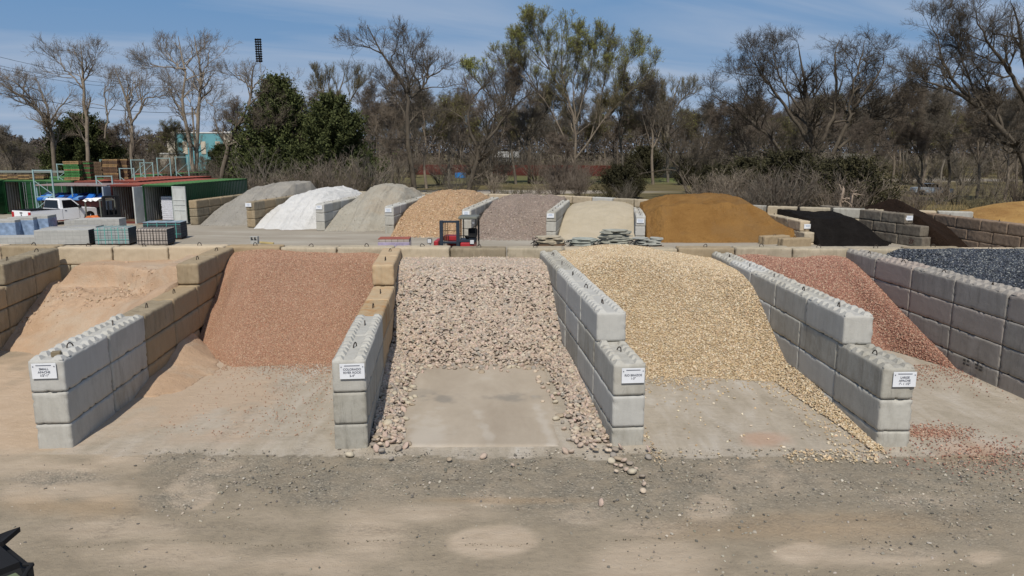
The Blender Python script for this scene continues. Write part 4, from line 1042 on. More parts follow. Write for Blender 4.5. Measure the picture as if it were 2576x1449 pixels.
# white bag stack inside the open green container
mb = MB()
for i in range(12):
    for j in range(2): mb.box((0, (j - .5) * .5, .17 + i * .15), (1.0 + random.uniform(-.05, .05), .46, .13))
o = mb.build('bag_stack', plain('white_bag', (.62, .64, .70), .5, .4), None, .035)
o.location = (-26.02, 56.3, 0.1); o.rotation_euler = (0, 0, ca)
tag(o, 'stack of white plastic bags inside the open green container', 'bag stack')
# shelter with blue sacks
sh = empty('storage_shelter', (-31.0, 56.4, 0), ca, 'low dark shelter with a grey red roof over blue sacks, behind the pickup', 'shelter')
MB().box((-2.7, 1.6, 2.78), (5.9, 3.4, .10)).build('roof', metal('grey_red_roof', (.26, .20, .19), .7, (.17, .06, .05), .8), sh, .01)
mb = MB(); corrugated(mb, (-5.6, 3.3), (.2, 3.3), 0, 2.7); mb.build('back_panel', M['cgreen'], sh)
MB().box((-2.7, 1.7, .85), (5.7, 2.6, 1.7)).build('platform', M['cred'], sh, .02)
for px in (-5.6, -2.7, .15): MB().tube((px, .05, 0), (px, .05, 2.73), .05, n=6).build('post', M['teal'], sh)
blue = [plain('blue_plastic', (.02, .14, .50), .4, .4), plain('pale_blue_plastic', (.15, .32, .60), .4, .4), plain('navy_plastic', (.02, .04, .14), .4, .4)]
for i in range(22):
    mb = MB(); mb.box((0, 0, 0), (.55, .8, .16)); me = mb.mesh('sack', blue[(0, 1, 2, 0, 2)[i % 5]], .06, 2)
    o = link('blue_sack', me, None, (-36.3 + (i % 11) * .50, 57.1 + (i // 11) * .75 - (i % 11) * .05, 1.80 + .12 * (i // 11) + .05 * (i % 3)), random.uniform(-.5, .2))
    o.rotation_euler[0] = random.uniform(.1, .5)
    tag(o, 'blue plastic sack in the heap under the low shelter behind the pickup', 'sack', 'blue sacks under the shelter')
# racks
def rack_mesh(h, d_=1.1):
    mb = MB()
    for yy in (0, d_): mb.box((0, yy, h / 2), (.085, .085, h))
    z = .15; k = 0
    while z + 1.0 < h:
        mb.tube((0, 0.04 if k % 2 else d_ - .04, z), (0, d_ - .04 if k % 2 else .04, z + 1.0), .03, n=5); k += 1; z += 1.0
    for zz in (.2, h / 2, h - .05): mb.box((0, d_ / 2, zz), (.05, d_ - .1, .06))
    return mb.mesh('rack_frame', M['teal'])
RK = {}
for (u, y, h, rz, d_, w) in [(86, 55.3, 4.0, 62, 1.35, 'leftmost, beside the open dark green container'), (147, 64, 4.3, 60, 1.5, 'left of the green pallet stack'), (243, 57.5, 3.5, 62, 1.2, 'in front of the red roof, left'), (303, 63.5, 3.95, 62, 1.2, 'behind the red roof, middle'),
                            (333, 69.5, 4.6, 62, 1.2, 'tall one right of the brown pallet stack'), (355, 72, 4.3, 62, 1.2, 'behind the red roof, right of middle'), (398, 76, 4.7, 62, 1.3, 'over the green roof, left of the last pair'), (444, 78, 4.8, 62, 1.3, 'rightmost, over the green roof'), (256, 70, 4.6, 62, 1.2, 'between the two pallet stacks')]:
    x = (u - 1288) / F * (y * math.cos(PITCH) + (CAM_H - 3) * math.sin(PITCH))
    me = rack_mesh(h, d_)
    o = link('rack_frame', me, None, (x, y, 0), R(rz - 90 - 60))
    tag(o, 'teal steel rack upright, ' + w, 'rack frame', 'teal pallet rack uprights')
# pallets
def pallet_mesh(mat):
    mb = MB()
    for yy in (-.46, 0, .46): mb.box((0, yy, .065), (1.18, .09, .085))
    for i in range(7): mb.box((-.53 + i * .1767, 0, .118), (.11, 1.0, .018))
    for i in (-.52, 0, .52): mb.box((i, 0, .014), (.11, 1.0, .018))
    return mb.mesh('pallet', mat)
PM = {k: pallet_mesh(M[k]) for k in ('wood', 'woodd', 'woodg')}
def pallets(u, vbase, zb, y, n, kinds, where, rz=.2):
    x = (u - 1288) / F * (y * math.cos(PITCH) + (CAM_H - zb) * math.sin(PITCH))
    for i in range(n):
        k = kinds(i)
        o = link('pallet', PM[k], None, (x + random.uniform(-.03, .03), y + random.uniform(-.03, .03), zb + i * .132), rz + random.uniform(-.04, .04))
        tag(o, '%s wooden pallet, %s from below in %s' % ({'wood': 'light', 'woodd': 'dark', 'woodg': 'green'}[k], ORD[i], where), 'pallet', 'wooden pallets stacked on the containers')
pallets(188, 0, 2.95, 62.6, 12, lambda i: 'woodg' if 1 < i < 10 and i != 6 else 'wood', 'the green and tan stack')
pallets(215, 0, 2.95, 63.6, 12, lambda i: 'woodg' if i % 3 == 1 else 'woodd', 'the dark green stack')
pallets(245, 0, 2.95, 68.0, 11, lambda i: 'woodd', 'the dark brown stack')
pallets(284, 0, 2.95, 65.0, 13, lambda i: 'wood' if i in (8, 9, 12, 3) else 'woodd', 'the tall brown stack, left')
pallets(309, 0, 2.95, 66.0, 13, lambda i: 'woodd' if i % 4 else 'wood', 'the tall brown stack, right')
for j, u in enumerate((17, 45, 72, 100)):
    pallets(u, 0, 2.95, 64.6, 3, lambda i: ('wood', 'woodd')[(i + j) % 2], 'the %s low stack at the left edge' % ORD[j], .1)
pallets(425, 0, 2.95, 80, 2, lambda i: 'woodd', 'the low stack over the green roof')
o = MB().box((0, 0, 0), (9.5, 1.6, .16)).build('steel_sheet_pile', metal('dull_grey_steel', (.20, .22, .20), .5), None, .01)
o.location = (-42.4, 66.3, 3.55); o.rotation_euler = (0, 0, ca)
tag(o, 'flat grey steel sheets lying on the pallets at the left edge', 'steel sheets')

# ------------------------------------------------------------------ pickup
def wheel(parent, c, r=.38, w=.24, hub=True):
    mb = MB(); mb.tube((c[0], c[1] - w / 2, c[2]), (c[0], c[1] + w / 2, c[2]), r, n=24)
    wh = mb.build('wheel', M['black'], parent, .02)
    if hub:
        s = -1 if c[1] < 0 else 1
        m2 = MB(); y = c[1] + s * (w / 2 - .01)
        m2.tube((c[0], y, c[2]), (c[0], y + s * .02, c[2]), r * .22, n=12)
        for k in range(5):
            a_ = k * 2 * math.pi / 5
            m2.tube((c[0] + math.cos(a_) * .05, y + s * .01, c[2] + math.sin(a_) * .05), (c[0] + math.cos(a_) * r * .62, y + s * .01, c[2] + math.sin(a_) * r * .62), .028, n=5)
        m2.tube((c[0], y - s * .01, c[2]), (c[0], y + s * .006, c[2]), r * .66, n=20)
        m2.build('rim', M['chrome'], wh)
def arch(cx, r, z0, n=12):
    return [(cx + r * math.cos(a_), z0 + r * math.sin(a_)) for a_ in np.linspace(math.pi, 0, n)]
def pickup(x, y, rz, label):
    t_ = empty('pickup_truck', (x, y, 0), rz, label, 'pickup truck')
    wp = NT('white_car_paint', .28, .5); wp.color((.84, .85, .87)); wp = wp.m
    lo = .38
    poly = [(0, lo + .05), (.62, lo)] + arch(1.10, .46, lo + .02) + [(1.65, lo - .02), (3.95, lo - .02)] + arch(4.55, .46, lo + .02) + [(5.1, lo), (5.45, lo + .1), (5.5, .78), (5.42, 1.02), (4.2, 1.16), (3.75, 1.20), (0, 1.17)]
    mb = MB(); mb.prism(poly, -.99, -.90); mb.prism(poly, .90, .99)
    mb.box((4.55, 0, 1.02), (1.7, 1.84, .12)); mb.box((5.43, 0, .78), (.10, 1.84, .45)); mb.box((2.75, 0, .45), (2.2, 1.82, .1))
    mb.build('body', wp, t_, .012)
    MB().prism([(3.75, 1.12), (4.2, 1.20), (5.38, 1.06), (5.46, .98), (3.75, .98)], -.93, .93).build('hood', wp, t_, .02)
    mb = MB(); mb.box((.04, 0, .83), (.07, 1.80, .66)); tg = mb.build('tailgate', wp, t_, .012)
    MB().box((-.01, 0, 1.02), (.03, .26, .07)).build('handle', M['black'], tg)
    MB().tube((0.0, 0, .86), (-.012, 0, .86), .06, n=16).build('emblem', M['dark'], tg)
    MB().box((-.06, 0, .50), (.16, 1.86, .20)).build('rear_bumper', M['chrome'], t_, .03)
    mb = MB(); mb.box((1.15, 0, .62), (2.1, 1.78, .05)); mb.box((1.15, -.87, .9), (2.1, .03, .5)); mb.box((1.15, .87, .9), (2.1, .03, .5)); mb.box((2.2, 0, .9), (.03, 1.78, .5)); mb.box((.1, 0, .9), (.03, 1.78, .5)); mb.box((1.12, -.945, 1.185), (2.15, .12, .03)); mb.box((1.12, .945, 1.185), (2.15, .12, .03)); mb.box((.06, 0, 1.185), (.09, 1.8, .03))
    mb.build('bed_liner', M['black'], t_)
    # cab: greenhouse
    def cabprism(mb, zb, zt, inb, x0b, x1b, x0t, x1t):
        vs = [(x0b, -.93, zb), (x1b, -.93, zb), (x1b, .93, zb), (x0b, .93, zb), (x0t, -.93 + inb, zt), (x1t, -.93 + inb, zt), (x1t, .93 - inb, zt), (x0t, .93 - inb, zt)]
        mb.add(vs, [(0, 3, 2, 1), (4, 5, 6, 7), (0, 1, 5, 4), (1, 2, 6, 5), (2, 3, 7, 6), (3, 0, 4, 7)])
    mb = MB(); cabprism(mb, 1.10, 1.90, .17, 2.22, 4.15, 2.34, 3.32); mb.build('cab', wp, t_, .06, seg=2)
    def pane(name, a_, b_, c_, d_, off):
        nn = (Vector(b_) - Vector(a_)).cross(Vector(d_) - Vector(a_)).normalized() * off
        mb = MB(); mb.add([Vector(q) + nn for q in (a_, b_, c_, d_)] + [Vector(q) - nn * .5 for q in (a_, b_, c_, d_)], [(0, 1, 2, 3), (7, 6, 5, 4), (0, 4, 5, 1), (1, 5, 6, 2), (2, 6, 7, 3), (3, 7, 4, 0)])
        mb.build(name, M['glass'], t_)
    for s in (-1, 1):
        yb, yt = s * .925, s * .80
        q = [(2.52, yb, 1.19), (3.88, yb, 1.19), (3.28, yt, 1.78), (2.56, yt, 1.78)]
        if s > 0: q = q[::-1]
        pane('side_window', *q, .018)
    pane('rear_window', (2.235, .80, 1.22), (2.235, -.80, 1.22), (2.318, -.66, 1.79), (2.318, .66, 1.79), .022)
    pane('windshield', (4.08, -.80, 1.20), (4.08, .80, 1.20), (3.40, .66, 1.82), (3.40, -.66, 1.82), .03)
    for s in (-1, 1):
        MB().box((0.0, s * .90, .88), (.10, .20, .40)).build('tail_light', plain('red_lens', (.42, .012, .02), .2, .5), t_, .02)
        MB().box((5.47, s * .75, .86), (.08, .36, .22)).build('headlight', M['chrome'], t_, .02)
        mb = MB(); mb.box((3.72, s * 1.10, 1.27), (.16, .20, .20)); mb.tube((3.72, s * .93, 1.2), (3.72, s * 1.05, 1.22), .03, n=6); mb.build('mirror', M['black'], t_, .02)
        MB().box((2.66, s * .995, 1.02), (.15, .025, .055)).build('door_handle', M['dark'], t_, .008)
        mb = MB(); mb.box((2.40, s * .993, .78), (.012, .006, .72)); mb.box((3.72, s * .993, .78), (.012, .006, .72)); mb.build('door_seam', M['black'], t_)
        for cx in (1.10, 4.55): wheel(t_, (cx, s * .86, .38), .39, .25)
    mb = MB(); mb.box((1.1, 0, .45), (1.0, 1.6, .3)); mb.box((4.55, 0, .45), (.9, 1.6, .3)); mb.build('chassis', M['black'], t_)
    MB().box((5.49, 0, .80), (.05, 1.0, .25)).build('grille', M['chrome'], t_, .01)
    return t_
px_, py_ = P(84, 570, 0)
pickup(-35.05, 52.6, R(66), 'white single cab pickup truck parked before the containers at left')

# ------------------------------------------------------------------ forklifts
# truck mounted forklift seen from its mast side, front = -y
fk = empty('forklift', (-2.95, 36.0, 0.0), R(-3), 'red forklift with dark slate mast and grey roofed guard, parked behind the cross wall', 'forklift')
red = plain('red_paint', (.34, .025, .032), .4, .4); gry = plain('dull_grey_guard', (.15, .155, .13), .5, .4)
mb = MB()
for x in (-.52, .30): mb.box((x, 0, 1.06), (.17, .14, 1.9))
mb.box((-.11, 0, 1.95), (.66, .12, .10)); mb.box((-.11, 0, .93), (.66, .12, .10)); mb.box((-.11, 0, .16), (.66, .12, .16)); mb.build('mast', M['dark'], fk, .012)
mb = MB()
for x in (-.38, -.30, -.20): mb.tube((x, -.02, .5), (x, -.02, 1.9), .018, n=6)
mb.box((-.11, .02, 1.52), (.62, .03, .03)); mb.build('hoses', plain('brown_hose', (.10, .07, .04), .6), fk)
mb = MB(); mb.box((-.11, -.09, .42), (.74, .05, .07)); mb.box((-.11, -.09, .72), (.74, .05, .07))
for x in (-.35, .12): mb.box((x, -.60, .12), (.11, 1.1, .045)); mb.box((x, -.12, .45), (.11, .05, .7))
mb.build('fork_carriage', M['black'], fk, .01)
mb = MB(); mb.box((-.10, .55, 1.10), (.74, .7, .26)); mb.box((-.76, .3, .72), (.22, 1.2, .62)); mb.box((.80, .2, .78), (.66, 1.5, .40)); mb.box((.2, 1.2, .6), (1.2, .5, .5)); mb.build('body', red, fk, .04)
mb = MB(); mb.box((.78, .1, 1.04), (.80, .9, .12)); mb.build('deck', M['dark'], fk, .01)
mb = MB()
for x, y in ((.46, -.15), (1.20, -.15), (.46, 1.0), (1.20, 1.0)): mb.tube((x, y, .9), (x, y, 2.12), .028, n=6)
mb.tube((1.32, .0, .6), (1.34, .0, 2.0), .03, n=6); mb.tube((.40, -.15, 1.28), (1.22, -.15, 1.28), .022, n=6)
mb.build('guard_frame', M['black'], fk)
MB().box((.80, .42, 2.15), (.92, 1.25, .13)).build('guard_roof', gry, fk, .03)
mb = MB(); mb.box((.98, .25, 1.2), (.44, .42, .12)); mb.box((.98, .46, 1.40), (.46, .12, .40)); mb.build('seat', M['black'], fk, .05)
mb = MB(); mb.tube((.68, -.1, .85), (.74, .0, 1.15), .02, n=6); mb.tube((.72, .0, 1.15), (.76, .03, 1.19), .12, n=14); mb.build('steering_wheel', M['black'], fk)
for x, z in ((-1.02, 1.06), (1.05, 1.03)):
    hb = MB(); hb.box((x, -.55, z), (.24, .12, .24)); h_ = hb.build('headlight', M['black'], fk, .03)
    MB().box((x, -.615, z), (.19, .02, .19)).build('lens', plain('clear_lens', (.55, .56, .58), .15, .6), h_, .01)
for x in (-1.02, .90):
    MB().box((x, -.35, .60), (.07, .05, .75)).build('leg_post', M['white'], fk)
for x in (-.92, .92): wheel(fk, (x, .1, .33), .33, .25, False)
mb = MB(); mb.tube((-.12, 1.45, .3), (.12, 1.45, .3), .3, n=18); mb.build('wheel', M['black'], fk, .02)
mb = MB(); mb.tube((1.08, -.2, 1.93), (1.08, -.28, 1.93), .055, n=10); mb.build('work_lamp', M['chrome'], fk)

# orange forklift by the red container
f2 = empty('forklift', (-28.35, 51.0, 0), R(-32), 'orange forklift with torn white canvas roof, parked beside the pickup', 'forklift')
org = plain('orange_paint', (.62, .16, .035), .5, .35)
MB().prism([(-1.45, .25), (.0, .25), (.0, .85), (-.5, .98), (-1.2, .90), (-1.5, .7)], -.55, .55).build('counterweight', org, f2, .06)
MB().box((.45, 0, .55), (1.0, 1.0, .55)).build('body', M['dark'], f2, .04)
mb = MB()
for x, y in ((-1.15, -.5), (-1.15, .5), (.75, -.5), (.75, .5)): mb.tube((x, y, .8), (x * .96, y, 2.05), .05, n=6)
mb.path([(-1.1, -.5, 2.04), (-1.1, .5, 2.04), (.72, .5, 2.04), (.72, -.5, 2.04), (-1.1, -.5, 2.04)], .04)
mb.build('guard_frame', gry, f2)
n = 14; vs = []; fs = []
for i in range(n + 1):
    for j in range(7):
        x = -1.2 + 1.75 * i / n; y = -.65 + 1.3 * j / 6
        edge_ = (abs(y) / .65) ** 3
        vs.append((x + .02 * math.sin(j * 3 + i), y, 2.12 + .03 * math.sin(i * 1.1 + j) - edge_ * (.14 + .10 * math.sin(i * .6) ** 2) + .10 * i / n))
for i in range(n):
    for j in range(6): fs.append((i * 7 + j, i * 7 + j + 1, i * 7 + j + 8, i * 7 + j + 7))
MB().add(vs, fs).build('canvas_roof', M['white'], f2, smooth=True)
mb = MB()
for y in (-.48, .48): mb.box((1.15, y, 1.22), (.18, .18, 2.2))
for y in (-.18, .18): mb.tube((1.12, y, .3), (1.12, y, 2.0), .06)
mb.box((1.15, 0, 2.3), (.14, 1.1, .14)); mb.box((1.25, 0, .7), (.10, 1.1, .75)); mb.box((.9, 0, 1.0), (.3, .9, .7)); mb.box((1.15, 0, 1.4), (.05, .7, .06)); mb.build('mast', M['black'], f2, .01)
mb = MB(); mb.box((0, 0, 1.0), (.5, .5, .15)); mb.box((-.25, 0, 1.3), (.12, .48, .5)); mb.build('seat', M['black'], f2, .05)
for x in (-.95, .8):
    for s in (-1, 1): wheel(f2, (x, s * .5, .3), .3, .22, False)

# ------------------------------------------------------------------ paver and block pallets in the yard
def brick_mat(name, c1, c2, mortar, bw=.4, bh=.2, scale=1.0):
    t = NT(name, .9, .15); g = t.coord('Object')
    sp_ = t.n.new('ShaderNodeSeparateXYZ'); t.l.new(g, sp_.inputs[0])
    cb = t.n.new('ShaderNodeCombineXYZ'); t.l.new(t.math('ADD', sp_.outputs[0], sp_.outputs[1]), cb.inputs[0]); t.l.new(sp_.outputs[2], cb.inputs[1])
    b_ = t.n.new('ShaderNodeTexBrick'); t.l.new(cb.outputs[0], b_.inputs[0]); b_.inputs['Scale'].default_value = scale
    b_.inputs['Brick Width'].default_value = bw; b_.inputs['Row Height'].default_value = bh; b_.inputs['Mortar Size'].default_value = .010
    b_.offset = 0.0
    b_.inputs[1].default_value = (*c1, 1); b_.inputs[2].default_value = (*c2, 1); b_.inputs[3].default_value = (*mortar, 1)
    c = t.mix(t.ramp(t.noise(t.pos(), 5, 5, .7), [(.4, 0.0), (.8, .35)]), b_.outputs[0], tuple(q * .55 for q in c1))
    return t.color(c).m
M['pavg'] = brick_mat('grey_paver_stack', (.37, .37, .35), (.42, .415, .39), (.31, .305, .29))
M['pavs'] = brick_mat('blue_grey_paver_stack', (.27, .31, .31), (.33, .36, .36), (.05, .06, .06), .4, .15)
M['pavp'] = brick_mat('tan_paver_stack', (.38, .34, .30), (.44, .39, .35), (.10, .08, .07), .3, .15)
M['pavc'] = brick_mat('charcoal_paver_stack', (.045, .05, .06), (.06, .065, .075), (.02, .02, .02), .4, .15)
M['wrapb'] = plain('blue_shrink_wrap', (.21, .29, .42), .25, .5, var=.35, scale=3)
M['wrapp'] = plain('purple_shrink_wrap', (.33, .29, .40), .25, .5, var=.25, scale=4)
M['tealband'] = plain('teal_strap', (.09, .38, .34), .5); M['blackband'] = plain('black_strap', (.02, .018, .018), .5)
def stack(name, label, u, vtop, h, y, sx, sy, rz, mat, cap=None, wrap=None, band=None, nb_=0, group=None, side=None):
    x = (u - 1288) / F * (y * math.cos(PITCH) + (CAM_H - h) * math.sin(PITCH))
    r = empty(name, (x, y, 0), rz, label, 'pallet of blocks', group)
    mb = MB()
    for k in (-.4, 0, .4): mb.box((0, k * sy, .05), (sx * .96, .09, .09))
    mb.build('pallet', M['woodd'], r)
    MB().box((0, 0, .1 + (h - .1) / 2), (sx, sy, h - .1)).build('blocks', M[mat], r, .012)
    if cap: MB().box((0, 0, h + .012), (sx * 1.01, sy * 1.01, .02)).build('top_sheet', M[cap], r)
    if wrap: MB().box((0, 0, .1 + (h * .80) / 2), (sx * 1.015, sy * 1.015, h * .80)).build('plastic_wrap', M[wrap], r, .02)
    if side: MB().box((sx / 2 + .006, 0, .1 + (h - .1) / 2), (.01, sy * .98, h - .14)).build('end_cover', M[side], r)
    if band:
        mb = MB()
        for i in range(nb_):
            xx = -sx / 2 + (i + .5) * sx / nb_
            mb.box((xx, -sy / 2 - .008, h / 2 + .05), (.03, .012, h - .1)); mb.box((xx, 0, h + .03), (.03, sy, .012))
        for zz in (.35, h - .12): mb.box((0, -sy / 2 - .014, zz), (sx, .012, .018))
        mb.build('strap', M[band], r)
    return r
GPB = 'pallets of pavers and blocks'
ra = R(6)
stack('paver_pallet', 'blue grey paver pallet held by teal straps', 290, 573, 1.03, 42.6, 1.85, 1.2, ra, 'pavs', None, None, 'tealband', 5, GPB, 'dark')
stack('paver_pallet', 'tan paver pallet with black straps, right of the teal strapped one', 391, 577, .98, 42.4, 1.65, 1.3, ra, 'pavp', None, None, 'blackband', 10, GPB, 'pavc')
stack('paver_pallet', 'dark grey paver pallet behind the black strapped tan one', 415, 562, 1.05, 45.5, 2.2, 1.2, ra, 'pavc', 'cdoorb', None, 'tealband', 4, GPB)
for i, (u, y, h, sx, m, sd, lab) in enumerate([(165, 42.4, .92, 2.9, 'pavg', 'pavc', 'long low pale paver pallet with a dark end, left of the teal strapped one'), (215, 43.6, 1.0, 1.6, 'pavg', None, 'pale paver pallet just behind the long low one'),
      (60, 42.6, .50, 4.2, 'pavg', 'pavc', 'long low pale paver pallet nearest the left edge'), (150, 44.6, .80, 1.6, 'pavg', None, 'pale paver pallet behind the long low one at left'),
      (255, 47.2, 1.12, 1.3, 'pavg', None, 'grey block stack left of the darker pair, before the orange forklift'), (225, 47.4, 1.08, 1.4, 'pavg', None, 'grey block stack second left of the darker pair'), (196, 47.6, 1.0, 1.2, 'pavg', None, 'grey block stack leftmost of its row, beside the pickup shadow'),
      (287, 46.8, 1.16, 1.0, 'pavg', None, 'darker grey block stack, right one of the pair before the orange forklift')]):
    stack('paver_pallet', lab, u, 0, h, y, sx, 1.2, R(8), m, None, None, None, 0, GPB, sd)
for i, (u, y, h, sx) in enumerate([(14, 45.6, 1.18, 1.6), (62, 46.4, 1.28, 1.5), (104, 47.0, 1.34, 1.25)]):
    stack('paver_pallet', ['leftmost grey paver pallet wrapped in blue plastic, at the left edge', 'middle grey paver pallet wrapped in blue plastic', 'rightmost grey paver pallet wrapped in blue plastic, by the pickup'][i], u, 0, h, y, sx, 1.2, R(8), 'pavg', None, 'wrapb', None, 0, GPB)
stack('paver_pallet', 'low pallet in purple shrink wrap with a red top, left of the red forklift', 993, 0, 1.14, 36.0, 1.5, 1.0, R(2), 'pavp', 'croofr', 'wrapp', None, 0, GPB)
# flagstone stacks
def flagstones(u, y, w, h, label, seed, col=(.30, .30, .25)):
    rd = random.Random(seed); x = (u - 1288) / F * (y * math.cos(PITCH) + (CAM_H - h) * math.sin(PITCH))
    mb = MB(); z = .10
    while z < h:
        th_ = rd.uniform(.035, .08); n_ = rd.choice((1, 1, 2))
        for q in range(n_):
            cx = rd.uniform(-.1, .1) + (q - (n_ - 1) / 2) * w * .5; ww = w / n_ * rd.uniform(.8, 1.05); dd = 1.1 * rd.uniform(.75, 1.1); k = rd.randint(6, 9)
            ps = [(cx + math.cos(a_) * ww / 2 * rd.uniform(.8, 1.15), math.sin(a_) * dd / 2 * rd.uniform(.8, 1.15)) for a_ in np.linspace(0, 2 * math.pi, k, endpoint=False)]
            tl = rd.uniform(-.02, .02)
            vs = [(a_, b_, z + tl * a_) for a_, b_ in ps] + [(a_, b_, z + th_ + tl * a_) for a_, b_ in ps]
            mb.add(vs, [tuple(range(k))[::-1], tuple(range(k, 2 * k))] + [(i, (i + 1) % k, k + (i + 1) % k, k + i) for i in range(k)])
        z += th_ + rd.uniform(.0, .02)
    r = empty('flagstone_stack', (x, y, 0), rd.uniform(-.1, .1), label, 'flagstone stack', 'flagstone stacks before the far bays')
    mb.build('slabs', plain('slate_slabs', col, .85, .15, var=.35, scale=2.0), r)
    p_ = MB()
    for k in (-.4, 0, .4): p_.box((0, k, .045), (w * .9, .1, .09))
    p_.build('pallet', M['woodd'], r)
flagstones(1385, 42.4, 1.75, .50, 'pale tan flagstone stack before the wall left of the beige sand', 1, (.42, .37, .28))
flagstones(1468, 41.6, 1.7, .50, 'grey green flagstone stack, low, before the beige sand', 2, (.34, .36, .32))
flagstones(1548, 42.0, 1.95, .92, 'tallest grey flagstone stack, before the wall right of the beige sand', 3, (.34, .34, .29))
flagstones(1632, 41.6, 1.7, .52, 'grey flagstone stack with dark netting, left of the brown soil', 4, (.36, .365, .33))
for (u, y, w, la) in [(1347, 42.0, .4, 'first'), (1429, 41.0, .4, 'second'), (1511, 41.3, .5, 'third'), (1597, 41.0, .45, 'fourth')]:
    x = (u - 1288) / F * y
    mb = MB(); rd = random.Random(u)
    for k in range(26): a_ = Vector((rd.uniform(-w, w) * .5, rd.uniform(-.3, .2), rd.uniform(.02, .45))); mb.tube(a_, a_ + Vector((rd.uniform(-.2, .2), rd.uniform(-.2, .2), rd.uniform(-.12, .12))), .02, n=4)
    o = mb.build('torn_netting', M['black']); o.location = (x, y, 0); tag(o, 'torn black netting hanging at the left of the %s flagstone stack' % la, 'netting', 'netting on the flagstones')
# loose concrete blocks lying in front of the mulch
for (u, v, z0, rz, lab) in [(1915, 614, 0, 70, 'olive block lying crosswise before the soil pile'), (1962, 620, 0, 78, 'olive block lying flat, right of the first loose one'), (1992, 608, .0, 60, 'olive block lying behind the other two loose ones')]:
    x, y = P(u, v, 0); block(x, y, z0 - .12, R(-rz), 'olive', lab, 'loose blocks before the mulch', top=True)
# cinder block and board on the yard
x, y = P(641, 613, 0)
mb = MB(); t_ = .03
mb.box((0, 0, .02), (.40, .20, .04)); mb.box((0, 0, .36), (.40, .20, .04)); mb.box((-.18, 0, .19), (.04, .20, .30)); mb.box((.18, 0, .19), (.04, .20, .30)); mb.box((0, 0, .19), (.04, .20, .30)); mb.box((0, .09, .12), (.36, .02, .2)); mb.box((0, -.06, .10), (.34, .04, .14))
o = mb.build('cinder_block', M['pavg'], None, .004); o.location = (x, y, 0); o.scale = (1.15, 1.15, 1.15); o.rotation_euler = (0, 0, R(-8)); tag(o, 'grey hollow cinder block standing on the yard floor', 'cinder block')
o = MB().box((0, 0, .05), (.85, .12, .10)).build('wooden_board', plain('yellow_wood', (.42, .33, .15), .8), None, .004); o.location = (x + .75, y - .15, 0.02); o.rotation_euler = (0, .06, R(-6)); tag(o, 'yellowish board lying beside the cinder block', 'board')
for u in (820, 838, 862):
    x, y = P(u, 617, 0)
# black machine at the bottom left corner
cx_, cy_ = P(92, 1410, 1.75)
mc = empty('loader_cab', (cx_, cy_, 0), R(-37), 'black cab roof corner with an olive window at the bottom left corner', 'loader')
MB().box((-1.0, -.9, 1.3), (2.0, 1.8, .9)).build('cab_shell', M['black'], mc, .10, seg=3)
MB().box((.11, -.42, 1.70), (.24, .52, .03)).build('window', plain('olive_glass', (.13, .155, .075), .3, .4), mc, .01)
mb = MB(); mb.path([(.0, -.10, 1.76), (.08, -.06, 1.77), (.16, -.14, 1.76), (.26, -.22, 1.74), (.26, -.75, 1.74)], .018); mb.build('grab_bar', M['black'], mc)
mb = MB(); q = [PD(*p) for p in ((-30, 1392, 6.2), (10, 1373, 6.3), (52, 1337, 6.6), (20, 1348, 6.5), (-30, 1368, 6.3))]
inv = (Matrix.Translation((cx_, cy_, 0)) @ Matrix.Rotation(R(-37), 4, 'Z')).inverted(); q = [inv @ p for p in q]
mb.add(q + [p + Vector((0, 0, .05)) for p in q], [(0, 1, 2, 3, 4), (9, 8, 7, 6, 5), (0, 5, 6, 1), (1, 6, 7, 2), (2, 7, 8, 3), (3, 8, 9, 4), (4, 9, 5, 0)]); mb.build('mirror', M['black'], mc)

# ------------------------------------------------------------------ trees
def unit(v): return v / np.maximum(np.linalg.norm(v, axis=-1, keepdims=True), 1e-9)

def offshoots(paths, rads, k, len_lo, len_hi, ang, up, g, npts=4, t0=.25, wob=.22, rscale=.6, rmin=.008, lenfall=.35, out=0.0):
    """k children on each of paths (N,n,3); returns paths, radii"""
    N_, n, _ = paths.shape
    T = g.uniform(t0, 1.0, (N_, k)); T[:, 0] = 1.0
    f = T * (n - 1); i0 = np.minimum(f.astype(int), n - 2); fr = (f - i0)[..., None]
    ar = np.arange(N_)[:, None]
    p0 = paths[ar, i0] * (1 - fr) + paths[ar, i0 + 1] * fr
    d0 = unit(paths[ar, i0 + 1] - paths[ar, i0])
    r0 = rads[ar, i0] * (1 - fr[..., 0]) + rads[ar, i0 + 1] * fr[..., 0]
    rnd = g.normal(0, 1, d0.shape); perp = unit(rnd - (rnd * d0).sum(-1, keepdims=True) * d0)
    a = (ang * g.uniform(.6, 1.3, (N_, k)) * np.where(T > .97, .45, 1))[..., None]
    d = unit(d0 * np.cos(a) + perp * np.sin(a) + np.array([0, 0, up]))
    L_ = g.uniform(len_lo, len_hi, (N_, k)) * (1 - lenfall * (T - t0)) * np.where(T > .97, .45, 1)
    d = d.reshape(-1, 3); p0 = p0.reshape(-1, 3); L_ = L_.reshape(-1); r0 = np.maximum(r0.reshape(-1) * rscale, rmin)
    out_p = [p0]; cur = p0
    for s in range(npts - 1):
        d = unit(d + g.normal(0, wob, d.shape) + np.array([0, 0, up * .25]))
        cur = cur + d * (L_ / (npts - 1))[:, None]; out_p.append(cur)
    P_ = np.stack(out_p, 1)
    rr = r0[:, None] * np.linspace(1, .38, npts)[None]
    return P_, np.maximum(rr, rmin * .6)

